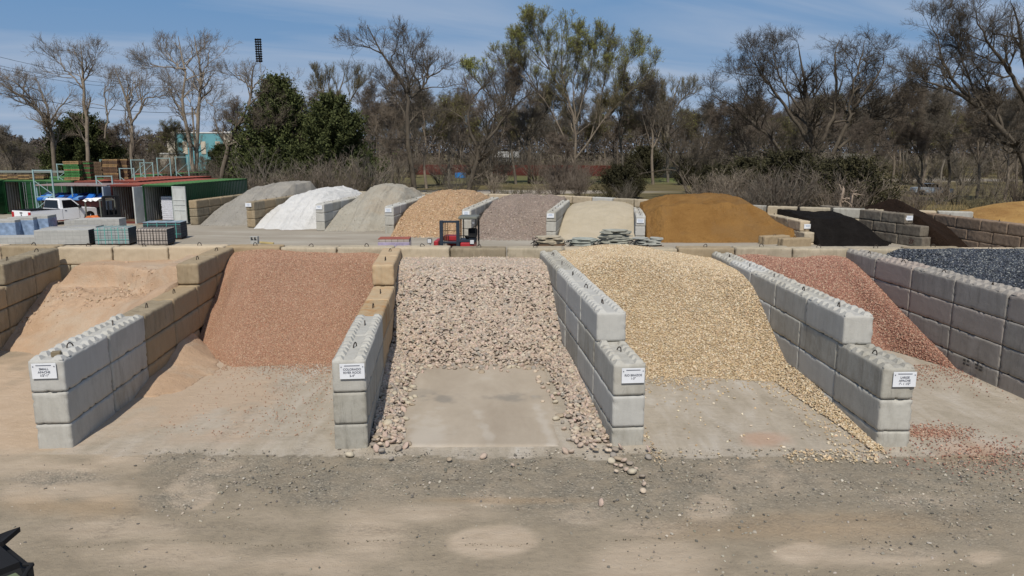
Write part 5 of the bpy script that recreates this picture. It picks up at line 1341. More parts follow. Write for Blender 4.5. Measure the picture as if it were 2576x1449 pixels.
def tubes(paths, rads, sides):
    """(N,n,3),(N,n) -> verts, quads"""
    N_, n, _ = paths.shape
    d = np.empty_like(paths); d[:, 1:-1] = paths[:, 2:] - paths[:, :-2]; d[:, 0] = paths[:, 1] - paths[:, 0]; d[:, -1] = paths[:, -1] - paths[:, -2]
    d = unit(d); ref = np.where(np.abs(d[..., 2:3]) > .9, np.array([1., 0, 0]), np.array([0, 0, 1.]))
    a = unit(np.cross(d, ref)); b = np.cross(d, a)
    th = np.arange(sides) * 2 * np.pi / sides
    ring = a[:, :, None, :] * np.cos(th)[None, None, :, None] + b[:, :, None, :] * np.sin(th)[None, None, :, None]
    v = paths[:, :, None, :] + ring * rads[:, :, None, None]
    base = (np.arange(N_)[:, None, None] * n + np.arange(n - 1)[None, :, None]) * sides
    j = np.arange(sides)[None, None, :]; jn = (j + 1) % sides
    f = np.stack([base + j, base + jn, base + sides + jn, base + sides + j], -1).reshape(-1, 4)
    return v.reshape(-1, 3), f

def merge(parts):
    vs, fs, o = [], [], 0
    for v, f in parts: vs.append(v); fs.append(f + o); o += len(v)
    return np.concatenate(vs), np.concatenate(fs)

def bark(name, c1, c2):
    t = NT(name, .95, .08); g = t.coord('Object')
    c = t.ramp(t.noise(t.mapping(g, (1, 1, .35)), 2.5, 6, .7), [(.3, c1), (.7, c2)])
    k = t.n.new('ShaderNodeMapRange'); t.l.new(t.objrand(), k.inputs[0]); k.inputs[3].default_value = .8; k.inputs[4].default_value = 1.2
    return t.color(t.mix(1.0, c, k.outputs[0], 'MULTIPLY')).m
BK = {'grey': bark('grey_tan_bark', (.13, .105, .08), (.25, .21, .165)), 'dark': bark('dark_brown_bark', (.062, .052, .041), (.13, .11, .085)), 'pale': bark('pale_tan_bark', (.20, .16, .12), (.34, .29, .23)),
      'olive': bark('olive_twigs', (.10, .085, .05), (.20, .175, .105)), 'rust': bark('reddish_brown_twigs', (.11, .088, .070), (.20, .165, .132)), 'brown': bark('brown_twigs', (.115, .100, .080), (.205, .18, .145))}
def leafmat(name, c1, c2):
    t = NT(name, .8, .15); c = t.mix(t.sep(t.attr('Col'))[0], c1, c2)
    k = t.n.new('ShaderNodeMapRange'); t.l.new(t.objrand(), k.inputs[0]); k.inputs[3].default_value = .8; k.inputs[4].default_value = 1.2
    return t.color(t.mix(1.0, c, k.outputs[0], 'MULTIPLY')).m
LF = {'bud': leafmat('young_green_leaves', (.17, .19, .045), (.40, .41, .14)), 'juniper': leafmat('juniper_foliage', (.022, .030, .011), (.105, .118, .042)), 'brush': leafmat('evergreen_brush', (.020, .020, .010), (.075, .068, .034)), 'dry': leafmat('dry_leaves', (.10, .07, .04), (.2, .14, .08))}

def leaves(points, size, g, elong=2.2, updir=.4):
    n = len(points)
    d = unit(g.normal(0, 1, (n, 3)) + np.array([0, 0, updir])); s = unit(np.cross(d, g.normal(0, 1, (n, 3))))
    L_ = size * g.uniform(.6, 1.3, (n, 1)) * elong / 2; W_ = size * g.uniform(.6, 1.3, (n, 1)) / 2
    v = np.stack([points, points + d * L_ + s * W_, points + d * L_ * 2, points + d * L_ - s * W_], 1).reshape(-1, 3)
    return v, np.arange(n * 4).reshape(-1, 4), np.repeat(g.uniform(0, 1, (n, 1)) ** 1.2, 4, 0)

def split_build(trunk_parts, crown_parts, tm, cm, root, leafp=None, leafm=None, lname='foliage'):
    v, f = merge(trunk_parts); link('trunk', np_mesh('trunk', v, f, tm, True), root)
    if crown_parts:
        v, f = merge(crown_parts); link('crown', np_mesh('crown', v, f, cm, True), root)
    if leafp is not None:
        v, f, c = leafp; link(lname, np_mesh(lname, v, f, leafm, False, np.repeat(c, 3, 1)), root)

def resample(pts, rads, n):
    pts = np.array(pts, float); L_ = np.concatenate([[0], np.cumsum(np.linalg.norm(np.diff(pts, axis=0), axis=1))]); t = np.linspace(0, L_[-1], n)
    # smooth curve through the points
    out = np.stack([np.interp(t, L_, pts[:, i]) for i in range(3)], 1)
    for _ in range(1):
        out[1:-1] = out[1:-1] * .5 + (out[:-2] + out[2:]) * .25
    return out, np.interp(t, L_, rads)

def hero(name, label, cat, y, limbs, seed, bk='grey', tw=None, k=(13, 7, 5), ln=((2.6, 5.0), (1.3, 2.6), (.7, 1.5)), up=.2, leaf=None, depth=2.0, r0=.30, ang=.85, rt=.011, group=None, lsize=.16, lfrac=.4, t0=.25, wob=.2):
    """limbs: polylines as seen in the photograph, (u, v[, offset in depth]) with start and end radius; first limb is the trunk"""
    g = np.random.default_rng(seed)
    u0, v0 = limbs[0][0][0]; base = PD(u0, v0, y); bx = base.x
    root = empty(name, (bx, y, 0), 0, label, cat, group)
    LP, LR = [], []
    for li, (pl, ra_, rb_) in enumerate(limbs):
        pts = []; dy = 0; dd = g.uniform(-1, 1) * depth
        for i, p in enumerate(pl):
            if li == 0: off = (g.uniform(-.3, .3) * i / 3)
            else: off = dd * (i / max(1, len(pl) - 1)) ** 1.0
            q = PD(p[0], p[1], y + off) ; pts.append((q.x - bx, off, q.z))
        if li == 0: pts[0] = (pts[0][0], 0, -.3)
        n = 14
        a_, b_ = resample(pts, np.linspace(ra_ * .78, rb_ * .7, len(pts)), n)
        a_[1:-1] += g.normal(0, .06, (n - 2, 3))
        LP.append(a_); LR.append(b_)
    LP = np.array(LP); LR = np.array(LR)
    tr = [tubes(LP, LR, 8)]
    c1, r1 = offshoots(LP, LR, k[0], *ln[0], ang, up, g, 6, t0, wob, .62, .02)
    zc_ = LP[:, :, 2].max() + .5
    ok = (c1[:, -1, 2] > .8) & (c1[:, -1, 2] < zc_ - g.uniform(0, 1.2, len(c1))); c1, r1 = c1[ok], r1[ok]
    c2, r2 = offshoots(c1, r1, k[1], *ln[1], ang * .9, up, g, 5, .2, wob * 1.1, .6, rt * 1.4)
    ok = c2[:, -1, 2] < zc_ + g.uniform(-.3, .5, len(c2)); c2, r2 = c2[ok], r2[ok]
    c3, r3 = offshoots(c2, r2, k[2] + 1, *ln[2], ang * .8, up, g, 4, .15, wob * 1.2, .6, rt)
    ok = c3[:, -1, 2] < zc_ + g.uniform(0, .9, len(c3)); c3, r3 = c3[ok], r3[ok]
    c4, r4 = offshoots(c3, r3, 4, ln[2][0] * .5, ln[2][1] * .55, ang * .8, up, g, 3, .1, wob * 1.2, .7, rt * .8)
    lf = None
    if leaf:
        ends = c4[:, 1:].reshape(-1, 3); zt = (ends[:, 2] - ends[:, 2].min()) / (ends[:, 2].max() - ends[:, 2].min())
        pk = g.random(len(ends)) < lfrac * sstep(.15, .8, zt) * (0.55 + 0.6 * (vnoise(ends[:, 0] * .35 + 50, ends[:, 2] * .35 + 50, seed) > .45))
        lf = leaves(ends[pk], lsize, g)
    split_build([tr[0], tubes(c1, r1, 5)], [tubes(c2, r2, 4), tubes(c3, r3, 3), tubes(c4, r4, 3)], BK[bk], BK[tw or bk], root, lf, LF[leaf] if leaf else None)
    return root

def zA(*p): return [(x * .3472, y * .3472) for x, y in p]
def zB(*p): return [(805 + x * .3472, y * .3472) for x, y in p]
def zC(*p): return [(1681.5 + x * .3472, y * .3472) for x, y in p]
hero('bare_tree', 'bare leaning grey tree with two long limbs at the far left', 'tree', 92, [(zA((385, 1180), (370, 900), (280, 810), (170, 700), (60, 640), (0, 600)), .34, .07), (zA((372, 930), (340, 760), (290, 630), (250, 540)), .17, .05), (zA((280, 810), (220, 700), (120, 600), (40, 560)), .14, .05)], 1, 'grey')
hero('bare_tree', 'tall slim bare tree rising before the round dark juniper', 'tree', 88, [(zA((630, 1240), (622, 800), (602, 640), (600, 520), (590, 420), (582, 320)), .30, .05), (zA((605, 650), (530, 560), (450, 480), (425, 400)), .12, .04), (zA((600, 600), (660, 510), (690, 400)), .12, .04), (zA((597, 470), (545, 390), (525, 330)), .09, .03)], 2, 'pale', 'grey', k=(10, 6, 4), ln=((1.8, 3.8), (1.1, 2.2), (.6, 1.3)))
hero('bare_tree', 'bare crooked tree with a long limb reaching right, left of the twin trunks', 'tree', 86, [(zA((925, 1240), (955, 900), (930, 750), (890, 640), (850, 560), (830, 490)), .27, .05), (zA((950, 900), (1020, 800), (1040, 720), (1100, 700), (1190, 712)), .16, .04), (zA((1025, 740), (1010, 600), (1000, 500)), .11, .03), (zA((930, 750), (960, 640), (975, 520)), .11, .03), (zA((760, 1000), (780, 850), (750, 700), (760, 600)), .14, .04)], 3, 'grey', k=(10, 6, 4))
hero('bare_tree', 'tall twin trunk bare tree, left one of the pair before the teal building', 'tree', 90, [(zA((1400, 1240), (1370, 960), (1320, 840), (1330, 700), (1350, 500), (1300, 350), (1290, 260)), .33, .05), (zA((1350, 500), (1250, 490), (1150, 480), (1090, 480)), .14, .04), (zA((1340, 520), (1230, 430), (1180, 380)), .11, .03), (zA((1350, 480), (1400, 400), (1380, 280)), .11, .03)], 4, 'pale', 'grey', k=(10, 6, 4), ln=((2, 4.2), (1.2, 2.3), (.6, 1.3)))
hero('bare_tree', 'tall twin trunk bare tree, right one of the pair before the teal building', 'tree', 91, [(zA((1405, 1240), (1435, 900), (1450, 700), (1462, 560), (1450, 440), (1410, 330), (1405, 250)), .33, .05), (zA((1462, 560), (1510, 440), (1515, 350)), .12, .04), (zA((1440, 880), (1370, 720), (1260, 640)), .10, .03), (zA((1455, 660), (1500, 740), (1560, 780)), .08, .03)], 5, 'pale', 'grey', k=(10, 6, 4), ln=((2, 4.2), (1.2, 2.3), (.6, 1.3)))
hero('bare_tree', 'bare forked tree leaning right, just left of the big junipers', 'tree', 84, [(zA((1560, 1330), (1650, 1050), (1720, 930), (1800, 780), (1830, 650), (1820, 520), (1860, 440)), .36, .05), (zA((1720, 930), (1870, 900), (2000, 850)), .14, .05), (zA((1830, 650), (1740, 560), (1690, 500)), .11, .03), (zA((1650, 1050), (1800, 1010), (1980, 900)), .14, .04), (zA((1830, 640), (1900, 560), (1920, 480)), .11, .03)], 6, 'grey', k=(10, 6, 4), ln=((2.2, 4.2), (1.2, 2.3), (.7, 1.4)))
hero('dead_tree', 'gnarled dark tree with a tall bare limb leaning left and a snapped branch', 'tree', 90, [(zB((690, 1430), (645, 1050), (620, 880), (655, 800), (650, 700), (600, 580), (500, 460), (440, 380), (380, 280), (340, 180)), .42, .06), (zB((440, 385), (350, 340), (250, 310)), .12, .03), (zB((655, 710), (740, 640), (780, 560), (870, 520)), .24, .06), (zB((780, 570), (778, 520)), .17, .12), (zB((655, 690), (620, 500), (600, 330)), .14, .04), (zB((640, 620), (700, 480), (690, 370)), .13, .04), (zB((500, 460), (560, 330), (570, 240)), .10, .03), (zB((620, 860), (560, 700), (440, 620)), .14, .04)], 7, 'dark', k=(10, 6, 4), ln=((1.8, 4.0), (1.1, 2.2), (.6, 1.2)), t0=.3)
hero('bare_tree', 'dark forked tree leaning beside the tan far gravel pile', 'tree', 99, [(zB((1065, 1400), (1130, 1200), (1150, 1080), (1090, 980), (1060, 850), (1100, 700), (1040, 560)), .44, .07), (zB((1150, 1080), (1240, 980), (1330, 860), (1420, 760), (1500, 700)), .28, .07), (zB((1110, 1300), (1200, 1250), (1330, 1210)), .18, .05), (zB((1100, 720), (1200, 600), (1260, 520)), .14, .04), (zB((1240, 980), (1280, 800), (1240, 640)), .16, .05)], 8, 'dark', k=(10, 6, 5), ln=((2.4, 4.6), (1.1, 2.1), (.5, 1.2)))
hero('budding_tree', 'tall fan shaped tree with fresh pale green buds at the centre', 'tree', 118, [(zB((1835, 1260), (1850, 1050), (1850, 880), (1765, 660), (1665, 500), (1560, 400), (1480, 300)), .30, .04), (zB((1850, 880), (1745, 520), (1755, 300), (1785, 130)), .15, .035), (zB((1850, 900), (1920, 650), (1980, 400), (2010, 270)), .15, .035), (zB((1850, 1150), (1960, 1000), (2060, 860), (2200, 720), (2350, 560), (2430, 500)), .22, .04), (zB((2060, 860), (2180, 600), (2230, 450), (2320, 370)), .15, .035), (zB((1835, 1180), (1720, 880), (1570, 650), (1430, 520), (1310, 430)), .20, .04),
     (zB((1570, 650), (1470, 480), (1420, 330)), .13, .03), (zB((1850, 860), (1830, 600), (1880, 420), (1880, 270)), .14, .03), (zB((1665, 500), (1600, 330), (1530, 170)), .12, .03), (zB((1960, 1000), (2040, 700), (2080, 480), (2130, 380)), .14, .03)], 9, 'grey', 'olive', k=(20, 9, 6), ln=((2.6, 4.8), (1.2, 2.4), (.6, 1.2)), up=.36, leaf='bud', depth=3.5, ang=.72, lsize=.07, lfrac=.85)
hero('budding_tree', 'smaller pale green budding tree left of the tall fan shaped one', 'tree', 122, [(zB((1420, 1260), (1380, 1000), (1330, 800), (1260, 620), (1200, 450)), .30, .05), (zB((1330, 800), (1180, 640), (1100, 540)), .16, .05), (zB((1350, 860), (1420, 650), (1400, 520)), .16, .05)], 10, 'brown', 'olive', k=(12, 7, 6), ln=((2.4, 4.2), (1.1, 2.0), (.5, 1.1)), up=.45, leaf='bud', ang=.6, lsize=.10, lfrac=.6)
hero('oak_tree', 'wide spreading bare oak with dark limbs at the right', 'tree', 82, [(zC((1090, 1480), (1050, 1100), (1010, 850), (1000, 650), (960, 480), (940, 320)), .46, .06), (zC((1040, 1060), (900, 850), (760, 650), (650, 520), (610, 400)), .30, .05), (zC((1060, 1100), (1200, 850), (1220, 600), (1200, 380), (1240, 290)), .34, .05), (zC((1190, 1120), (1300, 880), (1430, 650), (1560, 500), (1560, 390)), .30, .05), (zC((1230, 1080), (1450, 880), (1600, 720), (1640, 600)), .24, .05),
     (zC((860, 1200), (760, 1000), (600, 900), (480, 780), (320, 690)), .26, .05), (zC((850, 1160), (650, 1090), (420, 1105)), .18, .05), (zC((1010, 850), (880, 700), (780, 500), (760, 380)), .18, .05), (zC((1300, 880), (1330, 620), (1400, 420), (1420, 300)), .2, .05), (zC((760, 1000), (700, 820), (540, 660), (500, 560)), .16, .04), (zC((1100, 1180), (950, 1180), (850, 1180)), .30, .22)], 11, 'dark', k=(13, 8, 6), ln=((2.2, 4.2), (1.3, 2.5), (.7, 1.4)), up=.16, depth=3.5, ang=.9)
hero('oak_tree', 'great bare tree at the right edge, its limbs leaving the frame', 'tree', 74, [(zC((2640, 1420), (2576, 1120), (2410, 930), (2200, 720), (2000, 640), (1830, 580)), .52, .08), (zC((2210, 730), (2050, 580), (1980, 430), (1960, 300), (1900, 180)), .22, .05), (zC((2600, 760), (2450, 480), (2300, 300), (2230, 120)), .28, .06), (zC((2640, 700), (2570, 400), (2540, 150), (2480, 20)), .26, .06), (zC((2300, 820), (2200, 620), (2100, 380), (2120, 200)), .2, .05), (zC((2450, 480), (2300, 420), (2080, 340)), .14, .04), (zC((2630, 1100), (2600, 760), (2650, 400), (2640, 0)), .4, .1), (zC((2000, 640), (1900, 640), (1780, 560)), .12, .04), (zC((2420, 940), (2350, 700), (2250, 520), (2200, 440)), .18, .05)], 12, 'dark', k=(12, 8, 6), ln=((2.2, 4.2), (1.2, 2.4), (.6, 1.3)), up=.16, depth=3.0, ang=.85)
hero('bare_tree', 'bare dark tree leaning left in front of the green lawn', 'tree', 84, [(zC((160, 1430), (110, 1320), (60, 1210), (-30, 1080), (-130, 900), (-160, 760)), .24, .06), (zC((100, 1310), (170, 1200), (260, 1130)), .10, .03), (zC((-30, 1080), (30, 900), (20, 760)), .12, .03)], 13, 'dark', k=(10, 6, 4))
hero('bare_tree', 'grey crowned bare tree standing right of the budding tree', 'tree', 130, [(zC((0, 1260), (-10, 1000), (10, 800), (60, 650), (90, 560)), .34, .06), (zC((0, 900), (-60, 740), (-80, 600)), .18, .05), (zC((10, 820), (120, 700), (190, 640)), .18, .05)], 14, 'brown', 'olive', k=(13, 8, 6), ln=((2.4, 4.2), (1.1, 2.0), (.5, 1.2)), up=.4, ang=.6)
hero('bare_tree', 'rounded olive crowned bare tree rising behind the dark junipers', 'tree', 112, [(zB((90, 1330), (110, 1000), (100, 800), (150, 640), (180, 520)), .4, .06), (zB((105, 850), (20, 680), (-20, 560)), .2, .05), (zB((110, 860), (240, 700), (300, 560)), .2, .05), (zB((100, 800), (60, 620), (70, 500)), .18, .05)], 15, 'brown', 'olive', k=(14, 9, 6), ln=((2.2, 4.0), (1.0, 2.0), (.5, 1.2)), up=.45, ang=.6)

def auto_tree(name, seed, H_, bk, tw, spread=.5, leaf=None, k=(9, 8, 6, 5), trunk_r=.22, forks=7, lf_n=.2, low=.16):
    g = np.random.default_rng(seed)
    root = empty(name, (0, 0, 0))
    tr, rr = resample([(0, 0, -.3), (g.normal(0, .3), g.normal(0, .3), H_ * .25), (g.normal(0, .6), g.normal(0, .6), H_ * .55), (g.normal(0, 1), g.normal(0, 1), H_ * .85)], [trunk_r, trunk_r * .8, trunk_r * .5, trunk_r * .18], 14)
    tp, trr = tr[None], rr[None]
    c0, r0 = offshoots(tp, trr, forks, H_ * .35, H_ * .6, spread, .35, g, 8, low, .14, .7, .05, .45)
    L1 = np.concatenate([c0]); 
    c1, r1 = offshoots(c0, r0, k[0], H_ * .14, H_ * .28, .8, .22, g, 6, .2, .2, .6, .025)
    c2, r2 = offshoots(c1, r1, k[1], H_ * .06, H_ * .13, .8, .2, g, 5, .15, .24, .6, .018)
    c3, r3 = offshoots(c2, r2, k[2], H_ * .03, H_ * .07, .8, .15, g, 4, .1, .26, .6, .014)
    c4, r4 = offshoots(c3, r3, 4, H_ * .015, H_ * .04, .8, .15, g, 3, .1, .28, .7, .012)
    lf = None
    if leaf:
        e = c3[:, 1:].reshape(-1, 3); lf = leaves(e[g.random(len(e)) < lf_n], .14, g)
    split_build([tubes(tp, trr, 8), tubes(c0, r0, 7), tubes(c1, r1, 4)], [tubes(c2, r2, 3), tubes(c3, r3, 3), tubes(c4, r4, 3)], BK[bk], BK[tw], root, lf, LF[leaf] if leaf else None)
    return root

def foliage_tree(name, seed, H_, Wd, mat, n=26000, size=.30, cone=.6, clump=260, trunk_r=.3, lean=0):
    """evergreen: leaf clumps through the crown's volume"""
    g = np.random.default_rng(seed); root = empty(name, (0, 0, 0))
    tr, rr = resample([(0, 0, -.3), (g.normal(0, .2), g.normal(0, .2), H_ * .5), (g.normal(0, .3), 0, H_ * .93)], [trunk_r, trunk_r * .6, .05], 12)
    t = g.random(clump) ** .8; th = g.uniform(0, 2 * np.pi, clump)
    prof = (Wd / 2) * (np.clip(1 - t, 0, 1) ** cone) * (.55 + .45 * sstep(0, .12, t)) * (1 + .75 * fbm(th * 1.9, t * 7, seed, 3))
    rad = prof * g.uniform(.25, 1.12, clump) ** .6
    cen = np.stack([np.cos(th) * rad + lean * t, np.sin(th) * rad, .25 + t * (H_ - .3)], 1)
    per = n // clump
    stretch = unit(np.stack([np.cos(th), np.sin(th), np.full(clump, .9)], 1))
    along = g.normal(0, .80, (clump, per, 1)) * (.5 + .5 * (1 - t))[:, None, None]
    pts_ = cen[:, None] + stretch[:, None] * along * 1.25 + g.normal(0, .19, (clump, per, 3)) * (.45 + .7 * (1 - t))[:, None, None]
    pts_ = pts_.reshape(-1, 3); pts_ = pts_[pts_[:, 2] > .05]
    lf = leaves(pts_, size, g, 2.0, .5)
    cl = np.repeat(np.repeat(g.uniform(.0, 1, clump), per)[:len(pts_)], 4)[:, None]; lf = (lf[0], lf[1], np.clip(lf[2] * .6 + cl * .4, 0, 1))
    limbs = np.stack([np.stack([cen[i] * np.array([0, 0, .9]), cen[i] * .5 + np.array([0, 0, cen[i, 2] * .45]), cen[i]]) for i in range(0, clump, 2)])
    link('trunk', np_mesh('trunk', *merge([tubes(tr[None], rr[None], 8), tubes(limbs, np.full(limbs.shape[:2], .035), 4)]), BK['dark'], True), root)
    link('crown', np_mesh('crown', lf[0], lf[1], mat, False, np.repeat(lf[2], 3, 1)), root)
    return root
def place(o, u, v, y, label, cat, group=None, sc=1.0, rz=0.0, z=0.0, sx=None):
    q = PD(u, v, y); o.location = (q.x, y, z); o.rotation_euler = (0, 0, rz); o.scale = (sx or sc, sx or sc, sc)
    tag(o, label, cat, group); return o
J1 = foliage_tree('juniper_tree', 21, 13.2, 9.8, LF['juniper'], 100000, .15, .62, 420)
place(J1, 708, 450, 86, 'tall dark green juniper, its top the highest of the evergreens', 'juniper tree', 'dark junipers', rz=.4)
J2 = foliage_tree('juniper_tree', 22, 10.8, 8.2, LF['juniper'], 92000, .15, .50, 400)
place(J2, 842, 460, 82, 'broad dark juniper right of the tallest one', 'juniper tree', 'dark junipers')
J3 = foliage_tree('juniper_tree', 23, 9.6, 9.0, LF['juniper'], 76000, .15, .46, 340)
place(J3, 213, 400, 98, 'round dark juniper at left behind the slim bare tree', 'juniper tree', 'dark junipers')
JN = [(778, 455, 80, .50, 1, 'low juniper filling the gap between the two large ones'), (905, 470, 88, .55, 2, 'juniper at the right end of the evergreens behind the white gravel'), (560, 430, 92, .45, 0, 'small juniper before the teal building'), (655, 455, 80, .5, 1, 'low juniper at the foot of the tallest one'), (170, 410, 96, .60, 2, 'lower juniper against the left side of the round one'), (262, 405, 102, .66, 1, 'lower juniper against the right side of the round one')]
for u, v, y, sc, i, lab in JN:
    o = copy_tree((J1, J2, J3)[i]); place(o, u, v, y, lab, 'juniper tree', 'dark junipers', sc, random.uniform(0, 6), sx=sc * 1.15)
# evergreen brush
E1 = foliage_tree('evergreen_shrub', 31, 4.6, 5.6, LF['brush'], 26000, .12, .30, 210, .08)
E2 = foliage_tree('evergreen_shrub', 32, 3.4, 4.4, LF['brush'], 20000, .12, .35, 160, .08)
EV = [(1790, 478, 80, 1.0, 0), (1835, 485, 76, 1.05, 1), (1880, 492, 72, 1.15, 0), (1925, 500, 68, 1.0, 1), (1975, 505, 66, 1.1, 0), (2030, 508, 64, 1.05, 0), (2085, 512, 62, 1.1, 1), (2140, 516, 61, 1.0, 0), (2175, 512, 63, .8, 1), (1580, 470, 86, .95, 1), (1560, 480, 84, .8, 0), (600, 440, 84, .7, 0), (1210, 418, 150, 1.2, 1), (1620, 415, 150, 1.3, 0), (2010, 440, 96, 1.3, 0), (2110, 450, 90, 1.2, 0), (1740, 430, 120, 1.2, 1)]
names_e = ['leftmost of the row by the lawn', 'second from left by the lawn', 'third from left, behind the brown soil', 'behind the right slope of the brown soil', 'behind the torn black liner, left', 'tallest, behind the black liner', 'behind the pale vine stumps', 'right of the vine stumps', 'lowest, right end of the row', 'bright one before the red fence', 'small one left of the bright one', 'small one beside the tallest juniper', 'dark one under the fork tree beyond the lawn', 'dark one above the red fence', 'under the spreading oak, left', 'under the spreading oak, right', 'beside the grey fence']
for i, (u, v, y, sc, k) in enumerate(EV):
    o = (E1, E2)[k] if i in (0, 1) else copy_tree((E1, E2)[k]); place(o, u, v, y, 'dark evergreen shrub, ' + names_e[i], 'shrub', 'dark evergreen shrubs', sc * (.72, .95, .8)[i % 3], random.uniform(0, 6))

# trees of the wood beyond, each with trunk and crown
PT = [auto_tree('bare_tree', 41, 13, 'grey', 'brown', .75), auto_tree('bare_tree', 42, 14, 'brown', 'rust', .6), auto_tree('bare_tree', 43, 12, 'dark', 'brown', .9, forks=6), auto_tree('bare_tree', 44, 13.5, 'grey', 'grey', .65), auto_tree('bare_tree', 45, 12.5, 'brown', 'olive', .7, leaf='bud', lf_n=.05), auto_tree('bare_tree', 46, 11, 'dark', 'rust', .8, forks=7, low=.2)]
used = [0] * 6
def put_tree(k, u, y, sc, label, group):
    o = PT[k] if not used[k] else copy_tree(PT[k]); used[k] += 1
    x = (u - 1288) / F * y; o.location = (x, y, 0); o.rotation_euler = (0, 0, random.uniform(0, 6.28)); s = sc * random.uniform(.93, 1.07); o.scale = (s * 1.05, s * 1.05, s)
    tag(o, label, 'tree', group)
# mid distance trees that can be told apart
for u, y, sc, k, lab in [(985, 100, .95, 3, 'bare grey tree right of the junipers'), (1075, 108, 1.0, 0, 'bare tree behind the gnarled dark one, right'), (1130, 112, 1.02, 4, 'bare tree left of the dark forked one'), (1235, 118, 1.1, 1, 'bare reddish tree right of the dark forked one'), (1330, 125, 1.1, 2, 'bare dark tree left of the tall budding one'), (1420, 104, .62, 5, 'small dark tree at the foot of the budding one'),
                         (1560, 128, 1.2, 4, 'bare tree under the right arm of the budding one'), (1640, 122, 1.1, 0, 'bare tree behind the bright evergreen shrub'), (1790, 112, .95, 5, 'bare dark tree left of the spreading oak'), (1870, 104, .8, 1, 'bare reddish tree behind the left side of the oak'), (2230, 92, .85, 3, 'bare grey tree right of the spreading oak'), (2300, 84, .72, 5, 'dark bare tree left of the parked car'), (2375, 90, .80, 2, 'dark bare tree right of the parked car'), (2450, 84, .75, 3, 'bare grey tree before the right edge tree'),
                         (2520, 82, .80, 0, 'bare tree behind the right edge tree'), (40, 84, .55, 2, 'low dark spreading tree at the left edge before the road'), (455, 96, .6, 4, 'small olive tree left of the twin trunks'), (350, 100, .7, 5, 'dark bare tree behind the brown pallet stack'), (600, 100, .75, 1, 'reddish bare tree before the teal building'), (2180, 78, .5, 1, 'small reddish tree beside the vine stumps'), (1010, 88, .45, 3, 'small bare tree at the foot of the gnarled one'), (1740, 96, .5, 2, 'small bare tree before the grey fence')]:
    put_tree(k, u, y, sc, lab, 'bare trees behind the yard')
g = np.random.default_rng(5)
W1_, W2_ = 'bare trees in the wood beyond the lawn', 'bare trees in the far wood at left'
for i in range(150):
    if i < 34: y = g.uniform(176, 200); u = 760 + (i + g.uniform(0, 1)) * 1880 / 34; k = int(g.integers(0, 6)); sc = g.uniform(1.0, 1.35)
    elif i < 66: y = g.uniform(215, 270); u = -40 + (i - 34 + g.uniform(0, 1)) * 2700 / 32; k = int(g.integers(0, 6)); sc = g.uniform(1.0, 1.3)
    elif i < 80: y = g.uniform(150, 185); u = -60 + (i - 66) * 55 + g.uniform(0, 40); k = int(g.integers(0, 6)); sc = g.uniform(.45, .7)
    elif i < 96: y = g.uniform(112, 165); u = 1850 + (i - 80) * 48 + g.uniform(0, 30); k = int(g.integers(0, 6)); sc = g.uniform(.75, 1.0)
    else: y = g.uniform(182, 250); u = 680 + (i - 96 + g.uniform(0, 1)) * 2000 / 54; k = int(g.integers(0, 6)); sc = g.uniform(1.05, 1.4)
    if 430 < u < 640 and y > 140: sc *= .5
    if y > 205 and u < 700: sc *= .62
    left = u < 700
    put_tree(k, u, y, sc, '%s in the %s, %s' % (('grey tan bare tree', 'reddish brown bare tree', 'dark wide bare tree', 'pale grey bare tree', 'budding tree', 'low dark bare tree')[k], ('far wood at left' if left else 'wood past the lawn'), ('behind the left edge', 'behind the teal building', 'behind the white and grey piles', 'behind the tan and mauve piles', 'behind the beige sand', 'behind the brown soil', 'behind the mulch piles', 'behind the right edge')[min(7, max(0, int(u // 322)))]), W2_ if left else W1_)
# thin multi stemmed brush along the back of the yard
def brush(seed, H_, n, bk, name='brush_shrub'):
    g = np.random.default_rng(seed); root = empty(name)
    th = g.uniform(0, 6.28, n); r_ = g.uniform(.05, .5, n); b0 = np.stack([np.cos(th) * r_, np.sin(th) * r_, np.full(n, -.1)], 1)
    d = unit(np.stack([np.cos(th) * .35, np.sin(th) * .35, np.ones(n)], 1)); P_ = [b0]; cur = b0; L_ = H_ * g.uniform(.5, 1, n)
    for s in range(5): d = unit(d + g.normal(0, .16, d.shape)); cur = cur + d * (L_ / 5)[:, None]; P_.append(cur)
    P_ = np.stack(P_, 1); R_ = np.linspace(.03, .010, 6)[None].repeat(n, 0)
    c1, r1 = offshoots(P_, R_, 6, .5, 1.3, .7, .25, g, 4, .2, .2, .7, .010); c2, r2 = offshoots(c1, r1, 4, .25, .6, .7, .2, g, 3, .1, .2, .7, .008)
    v, f = merge([tubes(P_, R_, 4)]); link('stems', np_mesh('stems', v, f, BK[bk], True), root); v, f = merge([tubes(c1, r1, 3), tubes(c2, r2, 3)]); link('twigs', np_mesh('twigs', v, f, BK[bk], True), root)
    return root
BS = [brush(51, 3.2, 26, 'pale'), brush(52, 4.2, 30, 'brown'), brush(53, 3.4, 34, 'rust'), brush(54, 2.2, 26, 'olive')]
ub = [0] * 4
def put_brush(k, u, y, sc, label, group):
    o = BS[k] if not ub[k] else copy_tree(BS[k]); ub[k] += 1
    o.location = ((u - 1288) / F * y, y, 0); o.rotation_euler = (0, 0, random.uniform(0, 6.28)); o.scale = (sc * 1.25, sc * 1.25, sc); tag(o, label, 'shrub', group)
for i in range(22): put_brush(int(g.integers(0, 4)), 270 + i * 33 + g.uniform(-12, 12), g.uniform(79, 90), g.uniform(.8, 1.5), 'leafless thin stemmed brush behind the containers and the white gravel', 'brush behind the containers')
for i in range(15): put_brush(int(g.integers(0, 4)), 985 + i * 43 + g.uniform(-15, 15), g.uniform(70, 100), g.uniform(.5, 1.0), 'leafless thin stemmed brush between the far bays and the lawn', 'brush before the lawn')
